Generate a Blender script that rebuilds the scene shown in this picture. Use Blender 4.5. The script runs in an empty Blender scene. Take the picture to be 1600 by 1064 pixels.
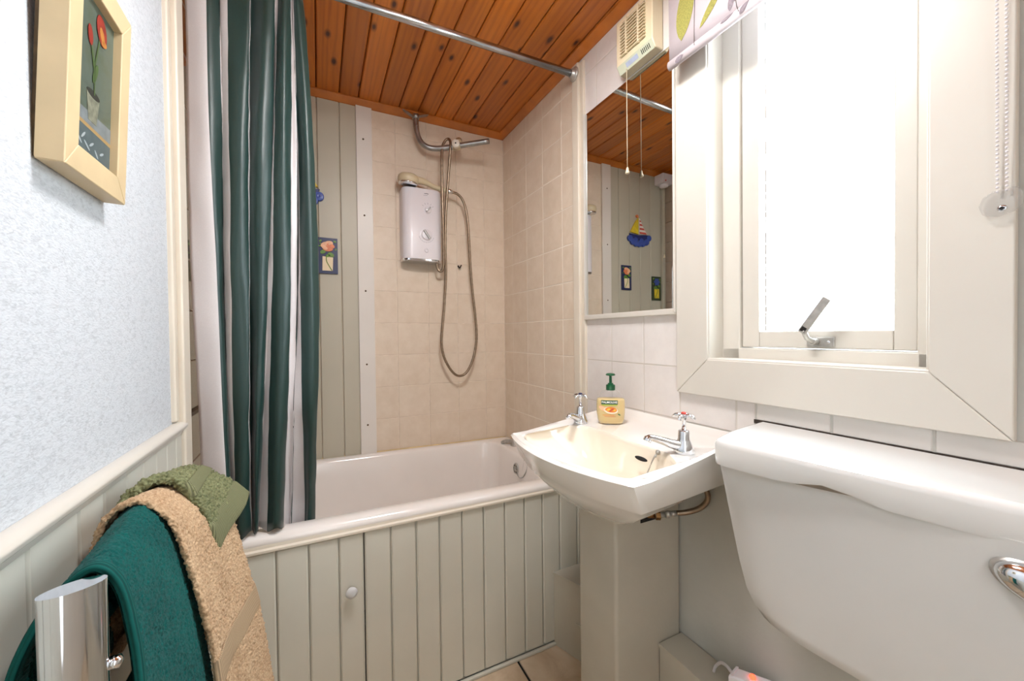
import bpy, bmesh, math, random
from mathutils import Vector, Matrix, noise
from math import sin, cos, pi, radians, sqrt, atan2
random.seed(7)
S = bpy.context.scene
COL = S.collection
Z0 = 1.16                       # camera height above the floor; heights below are given from the camera's level

# ------------------------------------------------------------------ camera, sky, lights, exposure
cam_d = bpy.data.cameras.new('camera'); cam = bpy.data.objects.new('camera', cam_d); COL.objects.link(cam)
cam_d.sensor_width = 36; cam_d.lens = 13.766; cam_d.clip_start = 0.01
yaw, pit, rol = 0.458325, -0.014456, -0.010998
fw = Vector((sin(yaw)*cos(pit), cos(yaw)*cos(pit), sin(pit)))
r0 = Vector((cos(yaw), -sin(yaw), 0)); u0 = r0.cross(fw)
rr = cos(rol)*r0 + sin(rol)*u0; uu = -sin(rol)*r0 + cos(rol)*u0
M = Matrix.Identity(4)
for i in range(3):
    M[i][0] = rr[i]; M[i][1] = uu[i]; M[i][2] = -fw[i]
M[2][3] = Z0
cam.matrix_world = M
S.camera = cam

W = bpy.data.worlds.new('sky'); S.world = W; W.use_nodes = True
bg = W.node_tree.nodes['Background']
bg.inputs[0].default_value = (0.80, 0.91, 1.0, 1); bg.inputs[1].default_value = 13

YFILL = -0.72
def area(name, loc, target, size, power, color, sy=None):
    d = bpy.data.lights.new(name, 'AREA'); d.energy = power; d.color = color; d.size = size
    if sy: d.shape = 'RECTANGLE'; d.size_y = sy
    o = bpy.data.objects.new(name, d); COL.objects.link(o); o.location = loc
    o.rotation_euler = (Vector(target) - Vector(loc)).to_track_quat('-Z', 'Y').to_euler()
    return o
# daylight through the window: an overcast patch of sky outside the pane
area('window_daylight', (1.50, 0.40, Z0+0.75), (0.2, 0.6, Z0-0.15), 1.0, 24, (0.82, 0.92, 1.0), 1.2)
# the ceiling lamp of the room, just behind and above the camera
dl = area('ceiling_lamp_light', (0.34, 0.62, Z0+0.97), (0.36, 0.78, Z0-1.0), 0.30, 11, (0.97, 0.98, 1.0)); dl.data.shape = 'DISK'
ld = bpy.data.lights.new('lamp_glow', 'POINT'); ld.energy = 4.5; ld.color = (1.0, 0.98, 0.95); ld.shadow_soft_size = 0.12
lo = bpy.data.objects.new('lamp_glow', ld); COL.objects.link(lo); lo.location = (0.34, 0.62, Z0+0.88)
# added soft fill light behind the camera; the wall there has no opening
area('rear_fill_light', (0.0, YFILL, Z0-0.10), (0.62, 0.9, Z0-0.3), 0.6, 7.0, (0.94, 0.97, 1.0), 1.7)

S.view_settings.view_transform = 'Standard'; S.view_settings.look = 'None'
S.view_settings.gamma = 1.0; S.view_settings.use_curve_mapping = False
S.view_settings.exposure = 0.34
S.cycles.max_bounces = 12; S.cycles.diffuse_bounces = 6; S.cycles.glossy_bounces = 6
S.cycles.transparent_max_bounces = 16; S.cycles.caustics_reflective = False; S.cycles.caustics_refractive = False
S.cycles.sample_clamp_indirect = 6.0
S.cycles.use_denoising = True

# ------------------------------------------------------------------ materials
def lin(c):
    return tuple((x/255/12.92 if x/255 <= 0.04045 else ((x/255+0.055)/1.055)**2.4) for x in c) + (1.0,)
MATS = {}
class NT:
    def __init__(s, name):
        s.m = bpy.data.materials.new(name); s.m.use_nodes = True
        s.t = s.m.node_tree; s.b = s.t.nodes['Principled BSDF']; MATS[name] = s.m
    def n(s, typ, **kw):
        o = s.t.nodes.new(typ)
        for k, v in kw.items():
            if hasattr(o, k): setattr(o, k, v)
            else: o.inputs[k].default_value = v
        return o
    def l(s, a, b): s.t.links.new(a, b)
    def coord(s, scale=(1,1,1), rot=(0,0,0), kind='Object', rnd=False):
        tc = s.n('ShaderNodeTexCoord'); mp = s.n('ShaderNodeMapping')
        mp.inputs['Scale'].default_value = scale; mp.inputs['Rotation'].default_value = rot
        s.l(tc.outputs[kind], mp.inputs[0])
        if rnd:
            oi = s.n('ShaderNodeObjectInfo'); mu = s.n('ShaderNodeMath', operation='MULTIPLY'); mu.inputs[1].default_value = 37.0
            s.l(oi.outputs['Random'], mu.inputs[0]); s.l(mu.outputs[0], mp.inputs['Location'])
        return mp.outputs[0]
    def noise(s, vec, scale, detail=3, rough=0.5, dist=0.0):
        o = s.n('ShaderNodeTexNoise'); o.inputs['Scale'].default_value = scale; o.inputs['Detail'].default_value = detail
        o.inputs['Roughness'].default_value = rough; o.inputs['Distortion'].default_value = dist
        s.l(vec, o.inputs['Vector']); return o.outputs[0]
    def ramp(s, fac, stops):
        o = s.n('ShaderNodeValToRGB'); e = o.color_ramp.elements
        while len(e) < len(stops): e.new(0.5)
        for i, (p, c) in enumerate(stops): e[i].position = p; e[i].color = c
        s.l(fac, o.inputs[0]); return o.outputs[0]
    def mix(s, fac, a, b, mode='MIX'):
        o = s.n('ShaderNodeMix', data_type='RGBA', blend_type=mode)
        for k, v in ((0, fac), (6, a), (7, b)):
            if hasattr(v, 'is_linked'): s.l(v, o.inputs[k])
            else: o.inputs[k].default_value = v
        return o.outputs[2]
    def bump(s, h, strength=0.2, dist=0.002):
        o = s.n('ShaderNodeBump'); o.inputs['Strength'].default_value = strength; o.inputs['Distance'].default_value = dist
        s.l(h, o.inputs['Height']); s.l(o.outputs[0], s.b.inputs['Normal'])
    def col(s, c):
        if hasattr(c, 'is_linked'): s.l(c, s.b.inputs['Base Color'])
        else: s.b.inputs['Base Color'].default_value = c

def simple(name, c, rough=0.5, metal=0.0, coat=0.0, var=0.04, vscale=6.0, bump=0.0, bscale=200.0, bdist=0.001):
    x = NT(name); c = lin(c)
    v = x.coord()
    f = x.noise(v, vscale, 4)
    d = tuple(min(1, k*(1-var*2)) for k in c[:3]) + (1,); e = tuple(min(1, k*(1+var)) for k in c[:3]) + (1,)
    x.col(x.ramp(f, [(0.3, d), (0.7, e)]))
    x.b.inputs['Roughness'].default_value = rough; x.b.inputs['Metallic'].default_value = metal
    if coat: x.b.inputs['Coat Weight'].default_value = coat; x.b.inputs['Coat Roughness'].default_value = 0.05
    if bump: x.bump(x.noise(v, bscale, 3), bump, bdist)
    return x.m

def tile_mat(name, a, b, rough, coat=0.3):
    x = NT(name); v = x.coord(rnd=True)
    f = x.noise(v, 18, 6, 0.65); g = x.noise(v, 3, 2)
    c = x.ramp(f, [(0.3, lin(a)), (0.68, lin(b))])
    c2 = x.mix(0.25, c, x.ramp(g, [(0.35, lin(a)), (0.65, lin(b))]))
    x.col(c2); x.b.inputs['Roughness'].default_value = rough
    x.b.inputs['Coat Weight'].default_value = coat; x.b.inputs['Coat Roughness'].default_value = 0.04
    x.bump(x.noise(v, 60, 3), 0.05, 0.001)
    return x.m
M_tile = tile_mat('beige_tile', (212,194,172), (224,209,190), 0.48, 0.0)
M_tile_gloss = tile_mat('beige_gloss_tile', (172,152,134), (186,166,148), 0.08, 1.0)
M_tile_white = tile_mat('white_tile', (216,210,206), (226,221,217), 0.25)
M_tile_paint = simple('painted_tile', (214,210,204), 0.45, var=0.03, bump=0.15, bscale=40)
M_grout = simple('grout', (222,206,188), 0.8, var=0.08, vscale=30)
M_grout_dirty = simple('dirty_grout', (70,60,52), 0.9, var=0.3, vscale=60)
M_white_paint = simple('white_gloss_paint', (208,203,193), 0.32, var=0.015, bump=0.06, bscale=14, bdist=0.004)
M_cream_paint = simple('cream_paint', (216,206,189), 0.4, var=0.03, bump=0.08, bscale=20, bdist=0.003)
M_board = simple('sage_white_board', (200,198,186), 0.45, var=0.03, vscale=3, bump=0.06, bscale=60)
M_board_back = simple('sage_grey_board', (188,182,164), 0.42, var=0.03, vscale=3, bump=0.05, bscale=60)
M_strip = simple('white_batten', (222,216,208), 0.4, var=0.02)
M_lower = simple('grey_painted_plaster', (198,197,190), 0.6, var=0.05, vscale=5, bump=0.35, bscale=70, bdist=0.002)
M_box = simple('painted_boxing', (190,184,170), 0.55, var=0.05, vscale=5, bump=0.25, bscale=80, bdist=0.0015)
M_white = simple('white_plaster', (225,222,216), 0.7, var=0.02)
M_dark = simple('dark_void', (22,20,18), 0.8, var=0.1)
M_screw = simple('rusty_screw', (92,70,48), 0.6, metal=0.5, var=0.3, vscale=400)
M_chrome = simple('chrome', (225,228,232), 0.08, metal=1.0, var=0.01)
M_chrome_old = simple('worn_chrome', (186,183,177), 0.34, metal=0.6, var=0.12, vscale=60)
M_steel = simple('galvanised_steel', (168,168,166), 0.34, metal=0.9, var=0.12, vscale=30)
M_brass = simple('dull_brass', (150,112,70), 0.35, metal=1.0, var=0.15, vscale=80)
M_bath = simple('bath_acrylic', (232,226,220), 0.18, coat=0.5, var=0.015)
M_seal = simple('yellowed_sealant', (214,190,138), 0.5, var=0.12, vscale=20)
M_ceramic = simple('white_ceramic', (236,232,226), 0.1, coat=0.6, var=0.01)
M_ceramic_in = simple('warm_white_ceramic', (236,226,210), 0.1, coat=0.6, var=0.015)
M_cistern = simple('cistern_ceramic', (216,215,212), 0.14, coat=0.5, var=0.015)
M_plastic = simple('white_plastic', (226,222,226), 0.34, coat=0.08, var=0.01)
M_cream_pl = simple('cream_plastic', (226,212,180), 0.4, var=0.02)
M_cream_pl2 = simple('aged_cream_plastic', (204,188,156), 0.35, var=0.05)
M_green_pl = simple('pale_green_plastic', (204,208,184), 0.4, var=0.02)
M_blue_st = simple('pale_blue_sticker', (176,186,208), 0.4, var=0.05, vscale=60)
M_hose = simple('bronze_metal_hose', (150,132,112), 0.32, metal=0.9, var=0.1, vscale=80)
M_pine = simple('pale_wood_frame', (208,186,146), 0.45, var=0.05, vscale=14)
M_brown = simple('brown_backing', (84,66,44), 0.9, var=0.2, vscale=60)
M_red = simple('red_plastic', (208,70,58), 0.35)
M_blue_d = simple('dark_blue_plastic', (40,46,84), 0.4)
M_rail_wood = simple('cornice_pine', (184,104,36), 0.35, coat=0.3, var=0.12, vscale=12)

# ceiling boards: varnished pine, grain along the board, scattered knots
x = NT('varnished_pine_board')
v = x.coord((1, 0.07, 1), rnd=True); v2 = x.coord((1, 0.45, 1), rnd=True)
gr = x.noise(v, 60, 5, 0.6, 0.6); wide = x.noise(v, 9, 3, 0.5, 0.4)
oi = x.n('ShaderNodeObjectInfo')
wv = x.n('ShaderNodeTexWave', bands_direction='X'); wv.inputs['Scale'].default_value = 13; wv.inputs['Distortion'].default_value = 7; wv.inputs['Detail'].default_value = 2; wv.inputs['Detail Scale'].default_value = 1.4
x.l(v, wv.inputs['Vector'])
base = x.ramp(gr, [(0.28, lin((160,83,20))), (0.5, lin((188,103,28))), (0.75, lin((204,119,37)))])
base = x.mix(0.30, base, x.ramp(wv.outputs[0], [(0.1, lin((206,119,37))), (0.6, lin((188,103,28))), (0.95, lin((122,56,12)))]))
base = x.mix(0.35, base, x.ramp(wide, [(0.3, lin((164,85,21))), (0.7, lin((212,127,42)))]))
vo = x.n('ShaderNodeTexVoronoi', voronoi_dimensions='2D'); vo.inputs['Scale'].default_value = 8.5; x.l(v2, vo.inputs['Vector'])
wob = x.noise(v2, 30, 2)
ad = x.n('ShaderNodeMath', operation='MULTIPLY_ADD'); ad.inputs[1].default_value = 0.07
x.l(wob, ad.inputs[0]); x.l(vo.outputs['Distance'], ad.inputs[2])
kn = x.ramp(ad.outputs[0], [(0.07, (1,1,1,1)), (0.095, (0.6,0.6,0.6,1)), (0.15, (0,0,0,1))])
base = x.mix(kn, base, lin((70,28,8)))
tint = x.ramp(oi.outputs['Random'], [(0.0, (0.80,0.78,0.76,1)), (1.0, (1.08,1.05,1.0,1))])
x.col(x.mix(1.0, base, tint, 'MULTIPLY'))
x.b.inputs['Roughness'].default_value = 0.4; x.b.inputs['Coat Weight'].default_value = 0.2; x.b.inputs['Coat Roughness'].default_value = 0.25
x.bump(gr, 0.12, 0.001); M_wood = x.m

# embossed wallpaper
x = NT('embossed_wallpaper'); v = x.coord((1, 0.45, 1), (0.35, 0, 0))
a = x.noise(v, 190, 4, 0.6, 1.2); b = x.noise(v, 420, 2)
x.col(x.ramp(a, [(0.3, lin((180,185,190))), (0.55, lin((203,208,213)))]))
s_ = x.n('ShaderNodeMath', operation='ADD'); x.l(a, s_.inputs[0]); x.l(b, s_.inputs[1])
x.b.inputs['Roughness'].default_value = 0.75; x.bump(s_.outputs[0], 0.35, 0.0018); M_paper = x.m

# floor tile
x = NT('stone_floor_tile'); v = x.coord(rnd=True)
f = x.noise(v, 7, 6, 0.6, 0.8)
x.col(x.ramp(f, [(0.3, lin((186,162,134))), (0.5, lin((208,188,162))), (0.72, lin((222,206,184)))]))
x.b.inputs['Roughness'].default_value = 0.35; M_floor = x.m

def satin(name, c, c2):
    x = NT(name); v = x.coord((900, 900, 900))
    w = x.noise(v, 1.0, 1); x.col(x.ramp(w, [(0.3, lin(c)), (0.7, lin(c2))]))
    x.b.inputs['Roughness'].default_value = 0.44; x.b.inputs['Sheen Weight'].default_value = 0.15; x.b.inputs['Sheen Roughness'].default_value = 0.4
    x.b.inputs['Specular IOR Level'].default_value = 0.6
    x.bump(w, 0.08, 0.0005); return x.m
M_cur_g = satin('green_satin', (12,43,39), (17,51,46))
M_cur_w = satin('white_satin', (196,190,190), (206,201,200))

def terry(name, a, b, scale):
    x = NT(name); v = x.coord()
    f = x.noise(v, scale, 3, 0.6); g = x.noise(v, 14, 2)
    c = x.ramp(f, [(0.3, lin(a)), (0.65, lin(b))])
    x.col(x.mix(0.3, c, x.ramp(g, [(0.3, lin(a)), (0.7, lin(b))])))
    x.b.inputs['Roughness'].default_value = 0.95; x.b.inputs['Sheen Weight'].default_value = 0.06; x.b.inputs['Sheen Roughness'].default_value = 0.5; x.b.inputs['Specular IOR Level'].default_value = 0.15
    x.bump(f, 0.6, 0.002); return x.m
M_teal = terry('teal_terry', (4,52,52), (12,92,86), 330)
M_beige_t = terry('beige_terry', (146,114,82), (206,178,144), 300)
M_green_t = terry('sage_terry', (72,78,50), (142,144,106), 240)
def band(name, c):
    x = NT(name); v = x.coord()
    w = x.n('ShaderNodeTexWave', bands_direction='Y'); w.inputs['Scale'].default_value = 82; w.inputs['Distortion'].default_value = 0.6; x.l(v, w.inputs['Vector'])
    x.col(x.ramp(w.outputs[0], [(0.1, lin(tuple(int(k*0.72) for k in c))), (0.7, lin(c))]))
    x.b.inputs['Roughness'].default_value = 0.85; x.b.inputs['Specular IOR Level'].default_value = 0.2
    x.bump(w.outputs[0], 0.5, 0.0015); return x.m
M_band_b = band('beige_woven_band', (190,164,132)); M_band_g = band('sage_woven_band', (128,130,96)); M_band_t = band('teal_woven_hem', (12,84,78))

# glass, mirror, clear plastics
x = NT('window_glass')
nt = x.t; tr = x.n('ShaderNodeBsdfTransparent'); tr.inputs[0].default_value = (0.97,0.98,0.98,1)
gl = x.n('ShaderNodeBsdfGlossy'); gl.inputs['Roughness'].default_value = 0.05
fr = x.n('ShaderNodeFresnel'); fr.inputs[0].default_value = 1.45; mx = x.n('ShaderNodeMixShader')
ge = x.n('ShaderNodeNewGeometry'); iv = x.n('ShaderNodeMath', operation='SUBTRACT'); iv.inputs[0].default_value = 1.0
x.l(ge.outputs['Backfacing'], iv.inputs[1]); mu = x.n('ShaderNodeMath', operation='MULTIPLY'); x.l(fr.outputs[0], mu.inputs[0]); x.l(iv.outputs[0], mu.inputs[1])
x.l(mu.outputs[0], mx.inputs[0]); x.l(tr.outputs[0], mx.inputs[1]); x.l(gl.outputs[0], mx.inputs[2])
x.l(mx.outputs[0], nt.nodes['Material Output'].inputs[0]); M_glass = x.m
x = NT('mirror_silver'); x.col((0.80,0.82,0.80,1)); x.b.inputs['Metallic'].default_value = 1.0; x.b.inputs['Roughness'].default_value = 0.004; M_mirror = x.m
def clear(name, c, rough=0.05):
    x = NT(name); t = x.n('ShaderNodeBsdfTransparent'); t.inputs[0].default_value = c
    x.b.inputs['Roughness'].default_value = rough; x.b.inputs['Base Color'].default_value = (0.9,0.9,0.9,1); x.b.inputs['Coat Weight'].default_value = 1.0
    m = x.n('ShaderNodeMixShader'); f = x.n('ShaderNodeLayerWeight'); f.inputs[0].default_value = 0.25
    ad = x.n('ShaderNodeMath', operation='MULTIPLY_ADD'); ad.inputs[1].default_value = 0.35; ad.inputs[2].default_value = 0.06; x.l(f.outputs['Facing'], ad.inputs[0])
    x.l(ad.outputs[0], m.inputs[0]); x.l(t.outputs[0], m.inputs[1]); x.l(x.b.outputs[0], m.inputs[2])
    x.l(m.outputs[0], x.t.nodes['Material Output'].inputs[0]); return x.m
M_clear = clear('clear_plastic', (0.93,0.93,0.93,1))
x = NT('cream_liquid_soap'); x.col(lin((232,206,140))); x.b.inputs['Roughness'].default_value = 0.25
x.b.inputs['Subsurface Weight'].default_value = 0.2; x.b.inputs['Subsurface Radius'].default_value = (0.01,0.008,0.004); M_soap = x.m
x = NT('red_neon_lamp'); x.b.inputs['Emission Color'].default_value = (1,0.05,0.02,1); x.b.inputs['Emission Strength'].default_value = 4; x.col((1,0.1,0.05,1)); M_neon = x.m

# ------------------------------------------------------------------ mesh helpers
class MB:
    def __init__(s): s.v = []; s.f = []; s.m = []; s.s = []
    def add(s, vs, fs, mi=0, smooth=False):
        o = len(s.v); s.v += [Vector(p) for p in vs]
        for f in fs: s.f.append([i+o for i in f]); s.m.append(mi); s.s.append(smooth)
        return s
    def box(s, a, b, mi=0):
        x0,y0,z0 = a; x1,y1,z1 = b
        return s.add([(x0,y0,z0),(x1,y0,z0),(x1,y1,z0),(x0,y1,z0),(x0,y0,z1),(x1,y0,z1),(x1,y1,z1),(x0,y1,z1)],
              [(0,3,2,1),(4,5,6,7),(0,1,5,4),(1,2,6,5),(2,3,7,6),(3,0,4,7)], mi)
    def prism(s, poly, vec, mi=0, smooth=False):          # planar polygon (3-D points) extruded by vec
        n = len(poly); vec = Vector(vec); p = [Vector(q) for q in poly]
        nrm = sum(((p[i]-p[0]).cross(p[(i+1) % n]-p[0]) for i in range(1, n)), Vector())
        if nrm.dot(vec) > 0: p = p[::-1]
        s.add(p + [q+vec for q in p], [tuple(range(n)), tuple(range(2*n-1, n-1, -1))], mi)
        o = len(s.v)-2*n
        for i in range(n):
            j = (i+1) % n; s.f.append([o+j, o+i, o+n+i, o+n+j]); s.m.append(mi); s.s.append(smooth)
        return s
    def tube(s, path, r, n=12, mi=0, cap=True, closed=False):
        path = [Vector(p) for p in path]; k = len(path); rs = r if isinstance(r, (list, tuple)) else [r]*k
        o = len(s.v); up = None
        for i, p in enumerate(path):
            if closed: d = path[(i+1) % k]-path[i-1]
            else: d = path[min(i+1, k-1)]-path[max(i-1, 0)]
            d.normalize()
            if up is None:
                up = Vector((0,0,1)) if abs(d.z) < 0.9 else Vector((1,0,0))
            a = d.cross(up).normalized(); up = a.cross(d).normalized()
            for j in range(n):
                t = 2*pi*j/n; s.v.append(p + a*(cos(t)*rs[i]) + up*(sin(t)*rs[i]))
        for i in range(k if closed else k-1):
            for j in range(n):
                a0 = o+i*n+j; a1 = o+i*n+(j+1) % n; i2 = (i+1) % k; b0 = o+i2*n+j; b1 = o+i2*n+(j+1) % n
                s.f.append([a0, a1, b1, b0]); s.m.append(mi); s.s.append(True)
        if cap and not closed:
            s.f.append([o+j for j in range(n)][::-1]); s.m.append(mi); s.s.append(False)
            s.f.append([o+(k-1)*n+j for j in range(n)]); s.m.append(mi); s.s.append(False)
        return s
    def loft(s, rings, mi=0, smooth=True, cap0=False, cap1=False, closed=True):
        n = len(rings[0]); o = len(s.v)
        for r in rings: s.v += [Vector(p) for p in r]
        for i in range(len(rings)-1):
            for j in range(n if closed else n-1):
                s.f.append([o+i*n+j, o+i*n+(j+1) % n, o+(i+1)*n+(j+1) % n, o+(i+1)*n+j]); s.m.append(mi); s.s.append(smooth)
        if cap0: s.f.append([o+j for j in range(n)][::-1]); s.m.append(mi); s.s.append(smooth)
        if cap1: s.f.append([o+(len(rings)-1)*n+j for j in range(n)]); s.m.append(mi); s.s.append(smooth)
        return s
    def lathe(s, prof, c=(0,0,0), axis='z', n=24, mi=0, sx=1, sy=1, smooth=True):   # prof: (radius, height)
        c = Vector(c); rings = []
        if not isinstance(axis, str): q = Vector((0,0,1)).rotation_difference(Vector(axis))
        else: q = Vector((0,0,1)).rotation_difference(Vector({'x':(1,0,0),'y':(0,1,0),'z':(0,0,1),'-x':(-1,0,0),'-y':(0,-1,0),'-z':(0,0,-1)}[axis]))
        for r, h in prof:
            rings.append([c + q @ Vector((r*sx*cos(2*pi*j/n), r*sy*sin(2*pi*j/n), h)) for j in range(n)])
        return s.loft(rings, mi, smooth, True, True)
    def ball(s, c, r, n=10, mi=0):
        m = max(4, n//2+1)
        return s.lathe([(max(1e-5, r*sin(pi*i/m)), -r*cos(pi*i/m)) for i in range(m+1)], c, 'z', n, mi)
    def xf(s, mat): s.v = [mat @ p for p in s.v]; return s
    def mesh(s, name, mats, off=Vector(), sharp=None):
        me = bpy.data.meshes.new(name)
        me.from_pydata([tuple(p-off) for p in s.v], [], s.f); me.update()
        for m in (mats if isinstance(mats, (list, tuple)) else [mats]): me.materials.append(m)
        me.polygons.foreach_set('material_index', s.m); me.polygons.foreach_set('use_smooth', s.s)
        if sharp is not None: me.set_sharp_from_angle(angle=radians(sharp))
        return me
def link(name, me, parent=None, bevel=0, seg=2):
    o = bpy.data.objects.new(name, me); COL.objects.link(o)
    if parent: o.parent = parent
    if bevel:
        b = o.modifiers.new('Bevel', 'BEVEL'); b.width = bevel; b.segments = seg; b.limit_method = 'ANGLE'; b.angle_limit = radians(40)
        b.harden_normals = False
        for p in me.polygons: p.use_smooth = True
        w = o.modifiers.new('Norm', 'WEIGHTED_NORMAL'); w.keep_sharp = True
    return o
def wloc(o):
    v = Vector()
    while o: v += o.location; o = o.parent
    return v
def part(name, mb, mats, parent, bevel=0, sharp=None, seg=2, label=None):
    """mb holds scene coordinates (height measured from the camera level)"""
    off = wloc(parent) - Vector((0,0,Z0))
    o = link(name, mb.mesh(name, mats, off, sharp), parent, bevel, seg)
    if label: o['label'] = label
    return o
def tag(o, label, cat, group=None, kind=None):
    o['label'] = label; o['category'] = cat
    if group: o['group'] = group
    if kind: o['kind'] = kind
    return o
def thing(name, label, cat, base, group=None):
    o = bpy.data.objects.new(name, None); COL.objects.link(o); o.empty_display_size = 0.05
    o.location = Vector(base) + Vector((0,0,Z0)); return tag(o, label, cat, group)
def single(name, mb, mats, label, cat, base, group=None, bevel=0, sharp=None, seg=2):
    off = Vector(base); o = link(name, mb.mesh(name, mats, off, sharp), None, bevel, seg)
    o.location = off + Vector((0,0,Z0)); return tag(o, label, cat, group)
def struct(name, mb, mats, bevel=0, parent=None, label=None):
    o = link(name, mb.mesh(name, mats, Vector((0,0,-Z0)) if not parent else wloc(parent)-Vector((0,0,Z0))), parent, bevel)
    if not parent: o['kind'] = 'structure'
    if label: o['label'] = label
    return o
# wall frames: the window wall and the picture wall are a degree off square
AR, XR = -0.0143, 0.9352
AL, XL = -0.0176, -0.28
def RW(off, y, z): return Vector((XR + AR*y - off, y, z))       # off = distance out from the window wall into the room
def LW(off, y, z): return Vector((XL + AL*y + off, y, z))
def rbox(mb, off0, off1, y0, y1, z0, z1, mi=0, W=RW):
    v = [W(o_, y, z) for z in (z0, z1) for o_, y in ((off0,y0),(off1,y0),(off1,y1),(off0,y1))]
    f = [(0,3,2,1),(4,5,6,7),(0,1,5,4),(1,2,6,5),(2,3,7,6),(3,0,4,7)]
    if W is RW: f = [q[::-1] for q in f]
    return mb.add(v, f, mi)
_cache = {}
def piece(name, parent, center, size, mats, rotz=0, bevel=0.0015, jit=0.0):
    """one tile or board: a bevelled block from shared mesh data, size = x,y,z extents"""
    key = (name, tuple(round(k, 4) for k in size), id(mats))
    me = _cache.get(key)
    if not me:
        a, b, c = (k/2 for k in size); bm = bmesh.new()
        bmesh.ops.create_cube(bm, size=1.0)
        for q in bm.verts: q.co = Vector((q.co.x*size[0], q.co.y*size[1], q.co.z*size[2]))
        bmesh.ops.bevel(bm, geom=bm.edges[:], offset=bevel, segments=1, affect='EDGES')
        me = bpy.data.meshes.new(name); bm.to_mesh(me); bm.free(); me.materials.append(mats); _cache[key] = me
    o = bpy.data.objects.new(name, me); COL.objects.link(o); o.parent = parent
    o.location = Vector(center) + Vector((0,0,Z0)) - wloc(parent)
    o.rotation_euler = (random.uniform(-jit, jit), random.uniform(-jit, jit), rotz)
    return o
def bez(pts, n=6):                 # Catmull-Rom through points
    P = [Vector(p) for p in pts]; P = [2*P[0]-P[1]] + P + [2*P[-1]-P[-2]]; out = []
    for i in range(1, len(P)-2):
        for k in range(n):
            t = k/n; a, b, c, d = P[i-1], P[i], P[i+1], P[i+2]
            out.append(0.5*((2*b) + (c-a)*t + (2*a-5*b+4*c-d)*t*t + (3*b-a-3*c+d)*t**3))
    return out + [P[-2]]
def interp(xs, ys, t):
    if t <= xs[0]: return ys[0]
    for i in range(len(xs)-1):
        if t <= xs[i+1]:
            k = (t-xs[i])/(xs[i+1]-xs[i]); return ys[i]*(1-k)+ys[i+1]*k
    return ys[-1]

# ------------------------------------------------------------------ room shell
YB, YF = 1.928, -0.75
ZF, ZC = -1.16, 1.078
wb = struct('wall_back', MB().box((-0.45, YB+0.0012, ZF-0.05), (1.10, YB+0.12, ZC+0.1)), M_grout)
mb = MB(); W0, W1, WZ0, WZ1 = 0.28, 0.692, -0.070, 0.93           # window opening
for y0, y1, z0, z1 in ((YF, W0, ZF-0.05, ZC+0.1), (W1, YB+0.1, ZF-0.05, ZC+0.1), (W0, W1, ZF-0.05, WZ0), (W0, W1, WZ1, ZC+0.1)):
    rbox(mb, -0.14, -0.0012, y0, y1, z0, z1)
wr = struct('wall_right', mb, M_lower)
mb = MB(); rbox(mb, -0.14, 0.0, YF, 1.20, ZF-0.05, ZC+0.1, W=LW)
wl = struct('wall_left', mb, M_paper)
mb = MB(); rbox(mb, -0.14, -0.012, 1.19, YB+0.1, ZF-0.05, ZC+0.1, W=LW)
wl2 = struct('wall_left_alcove', mb, M_grout)
wf = struct('wall_front', MB().box((-0.45, YF-0.12, ZF-0.05), (1.10, YF, ZC+0.1)), M_white)
fl = struct('floor', MB().box((-0.45, YF-0.1, ZF-0.10), (1.10, YB+0.1, ZF-0.006)), M_dark)
ce = struct('ceiling', MB().box((-0.45, YF-0.1, ZC+0.016), (1.10, YB+0.1, ZC+0.09)), simple('ceiling_gap', (58,26,8), 0.7))

# ceiling boards
xs = [-0.36, -0.272, -0.18, -0.086, 0.007, 0.098, 0.178, 0.268, 0.358, 0.447, 0.530, 0.618, 0.706, 0.800, 0.888, 0.965]
for i in range(len(xs)-1):
    piece('board', ce, ((xs[i]+xs[i+1])/2, (YF+YB)/2, ZC+0.008), (xs[i+1]-xs[i]-0.003, YB-YF, 0.016), M_wood, bevel=0.004)
# floor tiles with dark joints
ys = [1.24-0.303*k for k in range(8)]; fx = [-0.30, 0.005, 0.311, 0.617, 0.923]
for i in range(4):
    for j in range(7):
        piece('tile', fl, ((fx[i]+fx[i+1])/2, (ys[j]+ys[j+1])/2-0.005, ZF-0.004), (fx[i+1]-fx[i]-0.009, 0.294, 0.008), M_floor, bevel=0.0015)

# back wall: beige tiles, white batten, tongue-and-groove boards
def cuts(lo, hi, start, step):
    c = [lo] + sorted(start+step*k for k in range(-14, 15) if lo+0.012 < start+step*k < hi-0.012) + [hi]; return c
zr = cuts(-0.552, 1.052, 0.2123, 0.151)
xc = cuts(0.232, 0.9076, 0.34, 0.151)
for a, b in zip(xc, xc[1:]):
    for c, d in zip(zr, zr[1:]):
        piece('tile', wb, ((a+b)/2, YB+0.004, (c+d)/2), (b-a-0.0025, 0.008, d-c-0.0025), M_tile, jit=0.002)
bx = [-0.340, -0.273, -0.180, -0.087, 0.006, 0.097, 0.172]
for a, b in zip(bx, bx[1:]):
    piece('board', wb, ((a+b)/2, YB, 0.25), (b-a-0.002, 0.014, 1.60), M_board_back, bevel=0.003)
trim_b = struct('trim_1', MB().box((0.166, YB-0.014, -0.545), (0.235, YB+0.008, 1.052)), M_strip, bevel=0.002)
for z in (0.902, 0.555, 0.209, -0.129, -0.409):
    part('screw', MB().lathe([(0.0042, 0), (0.0040, 0.0012), (0.001, 0.0016)], (0.197, YB-0.0142, z), '-y', 10), M_screw, trim_b)
part('sealant_bead', MB().prism([(-0.32, YB-0.002, -0.528), (-0.32, YB-0.002, -0.541), (-0.32, YB-0.014, -0.541)], (1.225, 0, -0.024)), M_seal, trim_b)

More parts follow.
